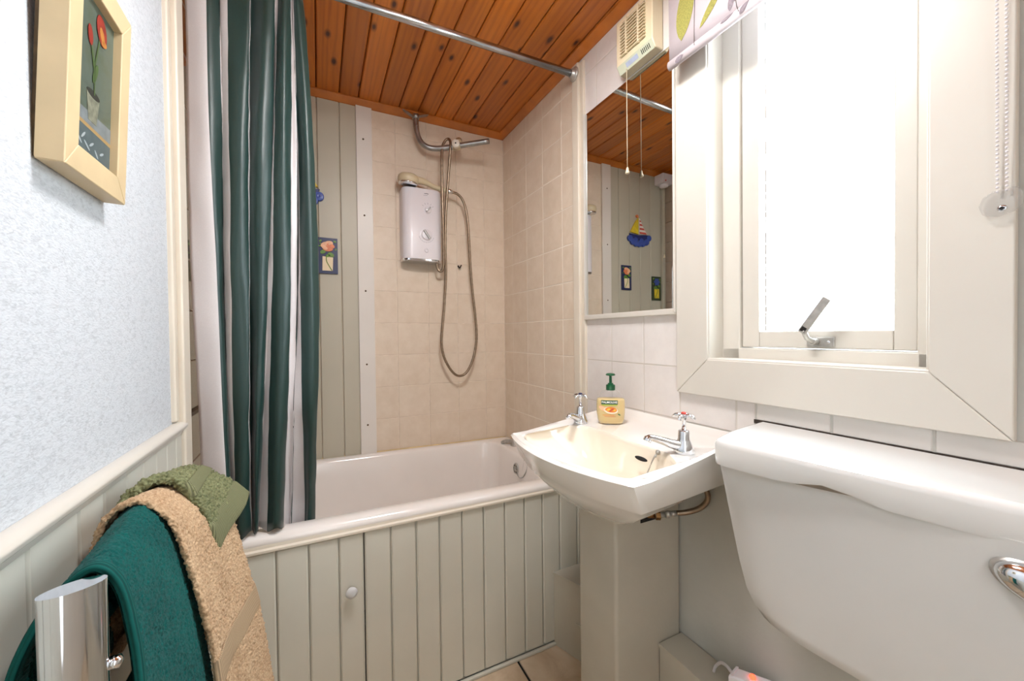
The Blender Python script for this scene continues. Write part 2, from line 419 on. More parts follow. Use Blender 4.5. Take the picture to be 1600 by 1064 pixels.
# window wall: tiles round the bath end
mb = MB(); rbox(mb, -0.004, -0.0007, 1.25, YB, -0.56, 1.06); part('grout_bed', mb, simple('cream_grout', (230,219,204), 0.8, var=0.04), wr)
M_wgrout = simple('white_grout', (206,199,190), 0.8, var=0.06)
mb = MB(); rbox(mb, -0.004, -0.0007, 0.789, 1.232, -0.40, 1.06); part('grout_bed', mb, M_wgrout, wr)
mb = MB(); rbox(mb, -0.004, -0.0007, 0.577, 0.789, -0.249, -0.167); part('grout_bed', mb, M_wgrout, wr)
yr = [YB-0.004, 1.8245, 1.6735, 1.5225, 1.3715, 1.262]
PHI_R = math.atan(-AR); PHI_L = math.atan(-AL)
for a, b in zip(yr, yr[1:]):
    for c, d in zip(zr, zr[1:]):
        piece('tile', wr, RW(-0.004, (a+b)/2, (c+d)/2), (0.008, a-b-0.0025, d-c-0.0025), M_tile, PHI_R, jit=0.002)
# white tiles above and below the mirror
yw = [1.232, 1.147, 0.997, 0.846, 0.789]
for a, b in zip(yw, yw[1:]):
    for c, d in ((0.826, 0.976), (0.976, 1.052)):
        piece('tile', wr, RW(-0.004, (a+b)/2, (c+d)/2), (0.008, a-b-0.0025, d-c-0.0025), M_tile_white, PHI_R, jit=0.002)
yw = [1.232, 1.076, 0.927, 0.791]
for a, b in zip(yw, yw[1:]):
    for c, d in ((-0.097, 0.056), (-0.248, -0.097), (-0.40, -0.248)):
        piece('tile', wr, RW(-0.004, (a+b)/2, (c+d)/2), (0.008, a-b-0.0025, d-c-0.0025), M_tile_white, PHI_R, jit=0.002)
for a, b in ((0.791, 0.624), (0.624, 0.577)):
    piece('tile', wr, RW(-0.004, (a+b)/2, -0.208), (0.008, a-b-0.003, 0.082), M_tile_white, PHI_R, jit=0.002)
for a, b in ((0.575, 0.424), (0.424, 0.277), (0.277, 0.126), (0.126, -0.025), (-0.025, -0.176)):
    piece('tile', wr, RW(-0.003, (a+b)/2, -0.187), (0.008, a-b-0.004, 0.040), M_tile_paint, PHI_R, jit=0.003)
mb = MB(); rbox(mb, -0.008, 0.0005, -0.3, 0.58, -0.216, -0.207); part('dirty_joint', mb, M_grout_dirty, wr, label='blackened joint under the painted tiles')
for a, b in ((0.176, 0.03), (0.03, -0.12)):
    for c, d in ((-0.165, -0.03), (-0.03, 0.12), (0.12, 0.27), (0.27, 0.42), (0.42, 0.57), (0.57, 0.72), (0.72, 0.87)):
        piece('tile', wr, RW(-0.004, (a+b)/2, (c+d)/2), (0.008, a-b-0.0025, d-c-0.0025), M_tile, PHI_R, jit=0.002)

# left alcove wall: glossy tiles
ya = [1.205, 1.262, 1.412, 1.562, 1.712, 1.862, 1.926]
za = [-0.56, -0.33, -0.195] + [-0.195+0.135*k for k in range(1, 9)] + [1.05]
for a, b in zip(ya, ya[1:]):
    for c, d in zip(za, za[1:]):
        piece('tile', wl2, LW(-0.008, (a+b)/2, (c+d)/2), (0.008, b-a-0.0025, d-c-0.0025), M_tile_gloss, PHI_L, jit=0.0008)
mb = MB(); rbox(mb, -0.006, 0.004, 1.205, 1.926, -0.203, -0.193, W=LW); part('border_strip', mb, simple('brown_border', (112,92,74), 0.5), wl2)

# left wall: boarded dado with rail, and end trim
yl = [-0.748+0.0745*k for k in range(20)] + [0.696, 0.766, 0.844, 0.914, 0.982, 1.045, 1.107, 1.152]
yl = sorted(y for y in yl if y < 0.66 or y >= 0.69)
for a, b in zip(yl, yl[1:]):
    piece('board', wl, LW(0.006, (a+b)/2, (ZF-0.206)/2), (0.012, b-a-0.002, -0.206-ZF), M_board, PHI_L, bevel=0.0035)
prof = [(0, -0.192), (0.010, -0.192), (0.019, -0.196), (0.022, -0.202), (0.020, -0.209), (0.014, -0.213), (0.012, -0.222), (0, -0.222)]
mb = MB(); mb.loft([[LW(o_, y, z) for o_, z in prof] for y in (YF, 1.165)], smooth=False, cap0=True, cap1=True)
struct('trim_2', mb, M_white_paint, bevel=0.0015, label='white dado rail along the papered wall')
mb = MB(); rbox(mb, -0.02, 0.010, 1.125, 1.150, -0.19, 1.06, W=LW); rbox(mb, -0.02, 0.020, 1.150, 1.205, -1.15, 1.06, W=LW)
struct('trim_3', mb, M_cream_paint, bevel=0.005, label='cream upright trim at the end of the papered wall')

# corner post on the window wall
mb = MB(); rbox(mb, -0.005, 0.020, 1.232, 1.272, -0.56, 1.035); rbox(mb, -0.005, 0.010, 1.212, 1.234, -0.56, 1.035)
struct('trim_4', mb, M_cream_paint, bevel=0.004, label='cream upright batten between bath tiles and mirror')

# pine cornice
def cornice(y0, y1, name):
    pass
pr = [(0.0, 1.049), (0.007, 1.049), (0.012, 1.053), (0.020, 1.062), (0.026, 1.068), (0.030, 1.071), (0.030, 1.078), (0, 1.078)]
mb = MB(); mb.loft([[Vector((x_, YB-o_, z)) for o_, z in pr] for x_ in (-0.32, 0.91)], smooth=False, cap0=True, cap1=True)
struct('trim_5', mb, M_rail_wood, bevel=0.001, label='pine cornice over the shower wall')
mb = MB(); mb.loft([[RW(o_, y, z) for o_, z in pr] for y in (YB, -0.7)], smooth=False, cap0=True, cap1=True)
struct('trim_6', mb, M_rail_wood, bevel=0.001, label='pine cornice over the window wall')
mb = MB(); mb.loft([[LW(o_, y, z) for o_, z in pr] for y in (-0.7, YB)], smooth=False, cap0=True, cap1=True)
struct('trim_7', mb, M_rail_wood, bevel=0.001, label='pine cornice over the papered wall')

# ------------------------------------------------------------------ window
win = bpy.data.objects.new('window_1', None); COL.objects.link(win); win['kind'] = 'structure'
win.location = RW(0, 0.486, WZ0) + Vector((0,0,Z0)); win['label'] = 'white painted window with a wide mitred surround and bright obscured pane'
def wpoly(name, pts, off0, off1, m, bevel=0.003):
    mb = MB(); mb.prism([RW(off0, y, z) for y, z in pts], RW(off1, 0, 0)-RW(off0, 0, 0)); return part(name, mb, m, win, bevel)
oy0, oy1, oz0, oz1 = 0.189, 0.789, -0.167, 1.045
wpoly('casing', [(oy0,oz0),(oy1,oz0),(W1,WZ0),(W0,WZ0)], 0, 0.016, M_white_paint)
wpoly('casing', [(oy1,oz0),(oy1,oz1),(W1,WZ1),(W1,WZ0)], 0, 0.016, M_white_paint)
wpoly('casing', [(oy0,oz0),(W0,WZ0),(W0,WZ1),(oy0,oz1)], 0, 0.016, M_white_paint)
wpoly('casing', [(oy0,oz1),(W0,WZ1),(W1,WZ1),(oy1,oz1)], 0, 0.016, M_white_paint)
def wbar(name, y0, y1, z0, z1, o0, o1, m=M_white_paint, bevel=0.003):
    mb = MB(); rbox(mb, o0, o1, y0, y1, z0, z1); return part(name, mb, m, win, bevel)
wbar('lining', W1-0.004, W1+0.010, WZ0-0.01, WZ1+0.01, -0.14, 0.012); wbar('lining', W0-0.010, W0+0.004, WZ0-0.01, WZ1+0.01, -0.14, 0.012)
wbar('sill', W0-0.01, W1+0.01, WZ0-0.012, WZ0+0.004, -0.14, 0.014); wbar('lining', W0, W1, WZ1-0.004, WZ1+0.012, -0.14, 0.012)
# fixed frame
wbar('frame', 0.642, W1-0.003, WZ0, WZ1, -0.12, -0.042); wbar('frame', W0+0.003, 0.312, WZ0, WZ1, -0.12, -0.042)
wbar('frame', W0, W1, WZ0, -0.040, -0.12, -0.042); wbar('frame', W0, W1, WZ1-0.04, WZ1, -0.12, -0.042)
# sash
wbar('sash', 0.598, 0.641, -0.038, WZ1-0.042, -0.10, -0.050); wbar('sash', 0.313, 0.347, -0.038, WZ1-0.042, -0.10, -0.050)
wbar('sash', 0.347, 0.598, -0.038, 0.002, -0.10, -0.050); wbar('sash', 0.347, 0.598, WZ1-0.085, WZ1-0.042, -0.10, -0.050)
pts = [RW(-0.056, y, z) for y, z in ((0.345,0.0),(0.60,0.0),(0.60,WZ1-0.08),(0.345,WZ1-0.08))]
pane = part('glass_pane', MB().prism(pts, RW(-0.060,0,0)-RW(-0.056,0,0)), M_glass, win)
rnd = random.Random(3); mb = MB()
zz = 0.003
while zz < 0.83:
    h = rnd.uniform(0.008, 0.03); w_ = rnd.uniform(0.0012, 0.0028); rbox(mb, -0.056, -0.0545, 0.585-w_, 0.585+w_*0.6, zz, zz+h); zz += h*rnd.uniform(1.0, 1.35)
part('putty_line', mb, simple('grey_putty', (176,172,166), 0.8), win)
# casement handle
h = part('handle', (lambda m: (rbox(m, -0.050, -0.0465, 0.440, 0.492, -0.034, -0.012), m)[1])(MB()), M_chrome_old, win, 0.002, label='chrome casement handle, raised')
mb = MB()
d0 = RW(-0.040, 0.488, -0.022); d1 = RW(-0.012, 0.483, 0.000); d2 = RW(-0.010, 0.437, 0.066)
mb.lathe([(0.0075, 0), (0.0075, 0.013), (0.006, 0.016)], RW(-0.047, 0.474, -0.022), tuple(RW(1,0,0)-RW(0,0,0)), 14)
hv = h
ax = (d2-d1).normalized(); nrm = (RW(1,0,0)-RW(0,0,0)).normalized(); side = ax.cross(nrm).normalized()
def slab(mb, c, ux, uy, uz, a, b, t):
    c = Vector(c); return mb.add([c + ux*(a*i) + uy*(b*j) + uz*(t*k) for k in (-1,1) for i, j in ((-1,-1),(1,-1),(1,1),(-1,1))],
        [(0,3,2,1),(4,5,6,7),(0,1,5,4),(1,2,6,5),(2,3,7,6),(3,0,4,7)])
slab(mb, (d1+d2)/2, ax, side, nrm, 0.043, 0.0085, 0.0028)
mb.tube([RW(-0.036, 0.474, -0.022), RW(-0.020, 0.478, -0.014), d1+ax*0.004], 0.0055, 10)
part('lever', mb, M_chrome_old, h, 0.0012)
part('screw', MB().lathe([(0.0034,0),(0.0034,0.001),(0.001,0.0012)], RW(-0.0465, 0.450, -0.023), tuple(nrm), 12), M_chrome, h)
part('maker_stamp', slab(MB(), d1+ax*0.006+nrm*0.003, ax, side, nrm, 0.0052, 0.0052, 0.0004), M_dark, h)

# ------------------------------------------------------------------ bath and its panel
bath = thing('bathtub', 'white bathtub with rounded rim behind a boarded panel', 'bathtub', (0.3, 1.58, ZF))
def rz(x): return -0.537 - 0.0165*x          # the rim drops slightly to the window wall
N = 64
def rrect(x0, x1, y0, y1, r, z, n=N):
    out = []; q = n//4
    for (cx, cy, a0) in ((x1-r, y1-r, 0), (x0+r, y1-r, pi/2), (x0+r, y0+r, pi), (x1-r, y0+r, 3*pi/2)):
        for k in range(q):
            a = a0 + (pi/2)*k/(q-1); X, Y = cx+r*cos(a), cy+r*sin(a)
            out.append(Vector((X, Y, (rz(X)+z))))
    return out
x0, x1, y0, y1 = -0.300, 0.905, 1.236, 1.912
rings = [rrect(x0, x1, y0+0.012, y1, 0.004, -0.040), rrect(x0, x1, y0, y1, 0.004, -0.030), rrect(x0, x1, y0-0.004, y1, 0.006, -0.016),
         rrect(x0, x1, y0+0.004, y1, 0.008, -0.004), rrect(x0, x1, y0+0.016, y1-0.002, 0.012, 0.0),
         rrect(x0+0.05, x1-0.085, y0+0.052, y1-0.022, 0.085, 0.0), rrect(x0+0.056, x1-0.091, y0+0.060, y1-0.030, 0.085, -0.004), rrect(x0+0.062, x1-0.096, y0+0.066, y1-0.036, 0.085, -0.014),
         rrect(x0+0.085, x1-0.105, y0+0.076, y1-0.046, 0.09, -0.10), rrect(x0+0.15, x1-0.125, y0+0.09, y1-0.062, 0.10, -0.28), rrect(x0+0.20, x1-0.14, y0+0.11, y1-0.08, 0.11, -0.35), rrect(x0+0.26, x1-0.19, y0+0.16, y1-0.13, 0.09, -0.375)]
mb = MB().loft(rings, cap1=True)
part('tub', mb, M_bath, bath, sharp=50)
ov = part('overflow', MB().lathe([(0.026,0),(0.026,0.003),(0.021,0.007),(0.019,0.005),(0.012,0.005),(0.010,0.009),(0.002,0.010)], (0.805, 1.60, -0.615), '-x', 24), M_chrome_old, bath, label='dull chrome overflow rose')
mb = MB()
for k in range(6):
    a = k*pi/3; mb.lathe([(0.0026,0),(0.0026,0.0008)], (0.7995, 1.60+0.0155*cos(a), -0.615+0.0155*sin(a)), '-x', 8)
part('overflow_hole', mb, M_dark, ov)
part('plug_chain', MB().tube(bez([(0.800,1.585,-0.632),(0.795,1.555,-0.640),(0.798,1.525,-0.628),(0.806,1.505,-0.595),(0.812,1.50,-0.555)]), 0.0022, 6), M_chrome_old, bath)
part('plug_chain', MB().tube(bez([(0.812,1.535,-0.552),(0.806,1.540,-0.60),(0.802,1.550,-0.68)]), 0.0013, 6), M_chrome_old, bath)
# bath tap on the far rim corner
tp = part('tap', MB().lathe([(0.022,0),(0.022,0.004),(0.017,0.012),(0.013,0.03),(0.011,0.035)], (0.868,1.74,-0.552), 'z', 18), M_chrome_old, bath, label='worn chrome bath tap half hidden by the basin')
part('spout', MB().tube(bez([(0.866,1.742,-0.532),(0.850,1.765,-0.533),(0.832,1.785,-0.538),(0.822,1.796,-0.546)]), [0.012]*5+[0.011]*6+[0.009]*8, 10), M_chrome_old, tp)
part('handle', MB().lathe([(0.005,0.03),(0.005,0.045),(0.016,0.048),(0.016,0.058),(0.006,0.062)], (0.868,1.74,-0.552), 'z', 14), M_chrome_old, tp)

pan = thing('bath_boarding', 'off-white grooved board panel along the front of the bath', 'bath panel', (0.3, 1.245, ZF))
pz1, pz0 = -0.577, ZF+0.012
prof = [(0.0,-0.550),(0.006,-0.552),(0.010,-0.560),(0.010,-0.569),(0.016,-0.572),(0.016,-0.579),(0.0,-0.579)]
mb = MB().loft([[Vector((X, 1.238-o_+0.006, z-0.006*(X))) for o_, z in prof] for X in (-0.312, 0.908)], smooth=False, cap0=True, cap1=True)
part('top_moulding', mb, M_cream_paint, pan, 0.001)
part('backing', MB().box((-0.312, 1.252, ZF+0.002), (0.1095, 1.262, -0.582)), M_dark, pan)
part('backing', MB().box((0.113, 1.2465, ZF+0.002), (0.905, 1.262, -0.582)), M_board, pan)
bj = [-0.312, -0.193, -0.115, -0.036, 0.042, 0.1115, 0.188, 0.266, 0.341, 0.418, 0.495, 0.575, 0.653, 0.728, 0.803, 0.883, 0.906]
M_pb = simple('panel_board_paint', (206,203,190), 0.4, var=0.025, vscale=4, bump=0.05, bscale=60)
door = part('door', MB().box((-0.312, 1.2465, pz0+0.004), (0.1100, 1.251, pz1-0.004)), M_pb, pan, label='cupboard door in the panel with a round white knob')
for i, (a, b) in enumerate(zip(bj, bj[1:])):
    gap = 0.0025
    top = pz1-0.003*(a+b) - (0.0035 if i < 5 else 0.0015)
    piece('board', door if i < 5 else pan, ((a+b)/2-(0.0012 if i == 4 else 0), 1.2415, (top+pz0)/2), (b-a-gap-(0.002 if i == 4 else 0), 0.011, top-pz0), M_pb, bevel=0.0042)
part('knob', MB().lathe([(0.006,0),(0.006,0.010),(0.009,0.013),(0.0155,0.018),(0.0165,0.022),(0.0145,0.026),(0.008,0.0285),(0.001,0.029)], (0.0735, 1.237, -0.742), '-y', 22), simple('white_knob', (206,206,206), 0.3), door)
part('bottom_bead', MB().box((-0.312, 1.226, ZF), (0.775, 1.238, ZF+0.011)), M_board, pan, 0.003)

# boxed pipes and pedestal casing
t = thing('pipe_boxing', 'low painted pipe boxing wedged between bath panel and basin pedestal', 'boxing', (0.84, 1.1, ZF))
part('case', MB().prism([(0.772,1.2355,ZF),(0.915,1.2355,ZF),(0.918,0.956,ZF),(0.876,0.956,ZF)], (0,0,ZF*-1-0.892)), M_box, t, 0.002)
part('lid', MB().prism([(0.769,1.2355,-0.893),(0.915,1.2355,-0.893),(0.918,0.956,-0.893),(0.872,0.956,-0.893)], (0,0,0.007)), M_box, t, 0.0015)
dv = Vector((0.104,-0.28,0)).normalized(); nv = Vector((-dv.y*-1, 0, 0))
nn = Vector((dv.y, -dv.x, 0))
p0 = Vector((0.772,1.2355,0)) + dv*0.10 
part('batten', MB().prism([p0+Vector((0,0,-1.035)), p0+dv*0.16+Vector((0,0,-1.035)), p0+dv*0.16+Vector((0,0,-1.028)), p0+Vector((0,0,-1.028))], nn*0.006), M_box, t, 0.001)
ped = thing('basin_pedestal', 'square painted pedestal casing under the wash basin', 'pedestal', (0.80, 0.87, ZF))
mb = MB().prism([(0.684,0.790,ZF+0.002),(0.922,0.790,ZF+0.002),(0.922,0.953,ZF+0.002),(0.684,0.953,ZF+0.002)], (0,0,0.70))
part('case', mb, M_box, ped, 0.010, seg=3)
mb = MB().box((0.770, 0.7885, -0.512), (0.838, 0.7905, -0.40)); part('access_hole', mb, M_dark, ped)
led = thing('pipe_ledge', 'low painted ledge boxing along the foot of the window wall', 'boxing', (0.88, 0.3, ZF))
mb = MB().prism([(0.835,0.788,ZF+0.002),(0.922,0.788,ZF+0.002),(0.932,-0.5,ZF+0.002),(0.845,-0.5,ZF+0.002)], (0,0,-0.870-ZF-0.002)); part('case', mb, M_box, led, 0.002)
mb = MB().prism([(0.832,0.788,-0.870),(0.922,0.788,-0.870),(0.932,-0.5,-0.870),(0.842,-0.5,-0.870)], (0,0,0.010)); part('lid', mb, M_box, led, 0.0015)

# ------------------------------------------------------------------ wash basin
bas = thing('wash_basin', 'white wash basin with bowed front and two chrome taps', 'wash basin', (0.70, 0.80, -0.45))
def arc(a, b, bow, n):
    a, b = Vector(a), Vector(b); d = (b-a); nrm = Vector((d.y, -d.x)).normalized()
    return [a + d*(k/n) + nrm*(bow*4*(k/n)*(1-k/n)) for k in range(n)]
# outline in plan, sides: right side (back to front), front (right to left), left side (front to back), back
nR, nF, nL, nB = 16, 28, 16, 20
BR, FR, FL, BL = (0.926,0.604), (0.519,0.549), (0.488,1.004), (0.920,1.075)
def outline(ins, br=BR, fr=FR, fl=FL, bl=BL, bow=0.048, sb=0.004):
    P = arc(br, fr, -sb, nR) + arc(fr, fl, -bow, nF) + arc(fl, bl, -sb, nL) + arc(bl, br, 0, nB)
    if ins:
        c = Vector((0.625, 0.80)); return [p + (c-p).normalized()*ins*1.15 for p in P]
    return P
def side_t(i):                                # 0 at the back, 1 at the front
    if i < nR: return i/nR
    if i < nR+nF: return 1.0
    if i < nR+nF+nL: return 1-(i-nR-nF)/nL
    return 0.0
def top_z(i): 
    t_ = side_t(i); return -0.249 - 0.031*min(1, t_*1.15)**0.8
O = outline(0); O1 = outline(0.006); O2 = outline(0.018); O3 = outline(0.028)
NB_ = len(O)
ring = lambda P, zf: [Vector((P[i].x, P[i].y, zf(i))) for i in range(NB_)]
isback = lambda i: i >= nR+nF+nL or i == 0
def deckz(i):
    return -0.2815 if (isback(i) or side_t(i) < 0.5) else -0.283
# inner bowl outline
inner_pts = [(0.735,0.668),(0.690,0.606),(0.640,0.584),(0.580,0.577),(0.545,0.590),(0.520,0.622),(0.500,0.665),(0.488,0.72),(0.483,0.78),(0.485,0.84),(0.494,0.90),(0.508,0.95),(0.530,0.985),(0.570,1.008),(0.630,1.018),(0.690,1.010),(0.728,0.985),(0.742,0.94),(0.738,0.885),(0.732,0.84),(0.730,0.78),(0.733,0.72)]
ip = bez([(a, b, 0) for a, b in inner_pts] + [(inner_pts[0][0], inner_pts[0][1], 0)], 6)[:-1]
C2 = Vector((0.625, 0.80, 0))
def ray_hit(poly, ang):
    d = Vector((cos(ang), sin(ang))); best = 0.1
    for i in range(len(poly)):
        a = poly[i]-C2; b = poly[(i+1) % len(poly)]-C2; e = b-a
        den = d.x*e.y-d.y*e.x
        if abs(den) < 1e-9: continue
        tt = (a.x*e.y-a.y*e.x)/den; ss = (a.x*d.y-a.y*d.x)/den
        if tt > 0 and -1e-6 <= ss <= 1+1e-6: best = max(best, tt) if best != 0.1 else tt
    return best
angs = [atan2(O[i].y-C2.y, O[i].x-C2.x) for i in range(NB_)]
rad = [ray_hit(ip, a) for a in angs]
def inner(scale, z, cx=0.0, cy=0.0, ins=0.0):
    return [Vector((C2.x+cx+(rad[i]-ins)*scale*cos(angs[i]), C2.y+cy+(rad[i]-ins)*scale*sin(angs[i]), z)) for i in range(NB_)]
mb = MB()
rings = [inner(0.08, -0.408, 0.02), inner(0.35, -0.402, 0.02), inner(0.62, -0.384, 0.015), inner(0.80, -0.355, 0.01), inner(0.92, -0.320, 0.004), inner(0.985, -0.296), inner(1.0, -0.289, 0, 0, 0.001), inner(1.0, -0.2845, 0, 0, -0.005)]
mb.loft([r[::-1] for r in rings][::1], mi=1)
rings2 = [rings[-1], ring(O3, deckz), ring(O2, lambda i: top_z(i)-0.006 if side_t(i) > 0.5 else (deckz(i)*0.5+top_z(i)*0.5)), ring(O1, lambda i: top_z(i)-0.001), ring(O, lambda i: top_z(i)-0.006)]
mb.loft([r[::-1] for r in rings2], mi=0)
# skirt and underside
FRb, FLb, BRb, BLb = (0.545,0.553), (0.513,1.0), (0.926,0.612), (0.920,1.068)
U1 = outline(0, BRb, FRb, FLb, BLb, 0.044, 0.004)
def uz(i): return -0.343 - 0.012*(1-side_t(i))
U2 = outline(0.008, BRb, FRb, FLb, BLb, 0.044, 0.004)
ci = Vector((0.70, 0.86))
def toward(P, k, z): return [Vector((P[i].x+(ci.x-P[i].x)*k, P[i].y+(ci.y-P[i].y)*k, z)) for i in range(NB_)]
rings3 = [ring(O, lambda i: top_z(i)-0.006), ring(U1, uz), ring(U2, lambda i: uz(i)-0.006), toward(U1, 0.07, -0.364), toward(U1, 0.18, -0.389), toward(U1, 0.38, -0.428), toward(U1, 0.55, -0.452), toward(U1, 0.75, -0.462)]
mb.loft([r[::-1] for r in rings3], mi=0, cap1=True)
part('bowl', mb, [M_ceramic, M_ceramic_in], bas, sharp=58)
mb = MB()
oc = Vector((0.7075, 0.722, -0.309))
mb.lathe([(0.0205,0.0),(0.0205,0.0012)], oc, (-0.8,0,0.6), 20, sx=1, sy=1)
for q in mb.v:
    d = q-oc; u_ = Vector((0.6,0,0.8)); q -= u_*(d.dot(u_)*0.74)
part('overflow_slot', mb, M_dark, bas)
mb = MB(); ch = bez([(0.727,0.690,-0.290),(0.716,0.690,-0.300),(0.700,0.691,-0.326),(0.690,0.692,-0.350)], 8)
for k, q in enumerate(ch): mb.ball(q, 0.0020, 6)
mb.ball((0.729,0.689,-0.287), 0.006, 10); mb.ball((0.722,0.690,-0.296), 0.0035, 8)
part('plug_chain', mb, M_chrome_old, bas)
part('drain', MB().lathe([(0.022,0),(0.022,0.002),(0.016,0.003),(0.015,0.0),(0.001,-0.001)], (0.645,0.80,-0.4085), 'z', 20), M_chrome, bas)
def tap(c, dirv, mark, label):
    c = Vector(c); d = Vector(dirv).normalized(); u_ = Vector((0,0,1))
    b = part('tap', MB().lathe([(0.0235,0),(0.0240,0.003),(0.0225,0.010),(0.0185,0.020),(0.0145,0.029),(0.0135,0.032),(0.0125,0.050),(0.0115,0.052),(0.0105,0.0525),(0.0055,0.053)], c, 'z', 24), M_chrome, bas, sharp=50, label=label)
    pth = bez([c+u_*0.016+d*0.010, c+u_*0.021+d*0.030, c+u_*0.030+d*0.055, c+u_*0.037+d*0.078, c+u_*0.037+d*0.088, c+u_*0.030+d*0.092], 5)
    nP = len(pth); rs = [0.0125+(0.0075-0.0125)*min(1, k/(nP*0.6)) + (0.002 if k > nP*0.8 else 0) for k in range(nP)]
    part('spout', MB().tube(pth, rs, 14), M_chrome, b)
    mb = MB().lathe([(0.0050,0.050),(0.0046,0.075),(0.0062,0.077),(0.0068,0.084),(0.006,0.090),(0.0045,0.092)], c, 'z', 14)
    for k in range(4):
        a = radians(18)+k*pi/2; e = Vector((cos(a), sin(a), 0))
        mb.tube([c+u_*0.085+e*0.004, c+u_*0.0885+e*0.012, c+u_*0.0865+e*0.020, c+u_*0.0815+e*0.0265], [0.0042,0.0048,0.0046,0.0028], 8)
    part('cross_handle', mb, M_chrome, b)
    part('indicator', MB().lathe([(0.0062,0.0905),(0.0062,0.0935),(0.004,0.0955),(0.0005,0.096)], c, 'z', 14), mark, b)
tap((0.745,1.022,-0.2825), (-0.80,-0.50,0), M_blue_d, 'cold chrome tap at the far corner, dark indicator')
tap((0.772,0.650,-0.2825), (-0.85,0.30,0), M_red, 'hot chrome tap nearest the cistern, red indicator')

# soap bottle
sc0 = Vector((0.822, 0.968, -0.2815))
sb = thing('soap_dispenser', 'liquid soap bottle with dark green pump on the back of the basin', 'soap bottle', sc0)
fx_ = Vector((-0.60,-0.80,0)).normalized(); rx_ = Vector((-fx_.y, fx_.x, 0))       # label faces the room
rx_ = Vector((0.80,-0.60,0))
def oval(w, d, z, n=32, e=2.6):
    o_ = []
    for k in range(n):
        a = 2*pi*k/n; ca, sa = cos(a), sin(a)
        o_.append(sc0 + rx_*(w*abs(ca)**(2/e)*(1 if ca > 0 else -1)) + fx_*(d*abs(sa)**(2/e)*(1 if sa > 0 else -1)) + Vector((0,0,z)))
    return o_
shell = [(0.030,0.016,0.0005),(0.036,0.020,0.002),(0.0405,0.0225,0.012),(0.0435,0.0235,0.035),(0.0440,0.0240,0.058),(0.0430,0.0235,0.074),(0.0390,0.0220,0.086),(0.0310,0.0190,0.096),(0.0200,0.0150,0.1035),(0.0135,0.0125,0.106),(0.0125,0.0125,0.112)]
liq = [(w-0.0005, d-0.0005, max(z, 0.0012)) for w, d, z in shell[:6]] + [(0.040,0.0215,0.0785)]
mb = MB().loft([oval(*s_) for s_ in shell][::1], cap0=True, cap1=True); part('bottle', mb, M_clear, sb)
mb = MB().loft([oval(*s_) for s_ in liq], cap0=True, cap1=True); part('liquid', mb, M_soap, sb)
M_pump = simple('dark_green_plastic', (12,84,48), 0.3)
pu = part('pump', MB().lathe([(0.0135,0.104),(0.0142,0.106),(0.0142,0.120),(0.012,0.122),(0.0085,0.1225),(0.0085,0.126),(0.0045,0.127),(0.004,0.149),(0.006,0.150)], sc0, 'z', 20), M_pump, sb, sharp=40)
mb = MB().lathe([(0.004,0.149),(0.0135,0.1505),(0.0155,0.153),(0.012,0.1565),(0.001,0.158)], sc0, 'z', 20)
part('pump_head', mb, M_pump, pu)
def lab(name, pts, off, m, par=sb):           # flat printed shapes on the bottle front, bent to its curve
    mb = MB(); 
    def P(a, z):
        k = abs(a)/0.044; d = 0.0242*max(0.0, 1-k**2.6)**(1/2.6)
        return sc0 + rx_*a + fx_*(d+off) + Vector((0,0,z))
    n = len(pts); mb.add([P(a, z) for a, z in pts], [tuple(range(n))]); return part(name, mb, m, par)
def ell(cx, cz, a, b, n=18, r=0.0):
    return [(cx+a*cos(2*pi*k/n)*cos(r)-b*sin(2*pi*k/n)*sin(r), cz+a*cos(2*pi*k/n)*sin(r)+b*sin(2*pi*k/n)*cos(r)) for k in range(n)]
def strip_lab(name, a0, a1, z0, z1, off, m, n=10):
    pts = [(a0+(a1-a0)*k/n, z0) for k in range(n+1)] + [(a1+(a0-a1)*k/n, z1) for k in range(n+1)]
    mb = MB()
    def P(a, z):
        k = abs(a)/0.044; d = 0.0242*max(0.0, 1-k**2.6)**(1/2.6); return sc0 + rx_*a + fx_*(d+off) + Vector((0,0,z))
    for k in range(n):
        A, B = a0+(a1-a0)*k/n, a0+(a1-a0)*(k+1)/n
        mb.add([P(A,z0),P(B,z0),P(B,z1),P(A,z1)], [(0,1,2,3)])
    return part(name, mb, m, sb)
strip_lab('name_panel', -0.030, 0.020, 0.0625, 0.0755, 0.0006, simple('label_green', (18,74,46), 0.4))
strip_lab('label_band', -0.028, 0.018, 0.0590, 0.0622, 0.0006, simple('label_lime', (176,192,70), 0.4))
M_lw = simple('label_cream', (246,232,208), 0.4); M_lo = simple('label_orange', (226,134,48), 0.4); M_ly = simple('label_yellow', (240,196,70), 0.4); M_lr = simple('label_red', (206,84,50), 0.4); M_lp = simple('label_pink', (240,190,150), 0.4)
lab('blossom_print', ell(-0.026,0.050,0.012,0.0065,14,-0.5), 0.0010, M_lp)
lab('bowl_print', ell(-0.001,0.0445,0.0215,0.0105,22,-0.12), 0.0012, M_lw)
lab('honey_print', ell(0.000,0.0465,0.0175,0.0085,20,-0.1), 0.0015, M_lo)
for a, z, rr_, m in ((-0.008,0.047,0.0055,M_ly),(0.004,0.048,0.005,M_lr),(0.010,0.045,0.0045,M_ly),(-0.002,0.043,0.004,M_lr)):
    lab('almond_print', ell(a, z, rr_, rr_*0.55, 10, 0.4), 0.0018, m)
strip_lab('small_print', -0.026, 0.010, 0.0285, 0.0300, 0.0008, M_lo); strip_lab('small_print', -0.020, 0.014, 0.0245, 0.0255, 0.0008, M_lr)
lab('leaf_print', ell(0.024,0.0315,0.005,0.002,8,-0.6), 0.0016, simple('label_leaf', (70,110,60), 0.4))
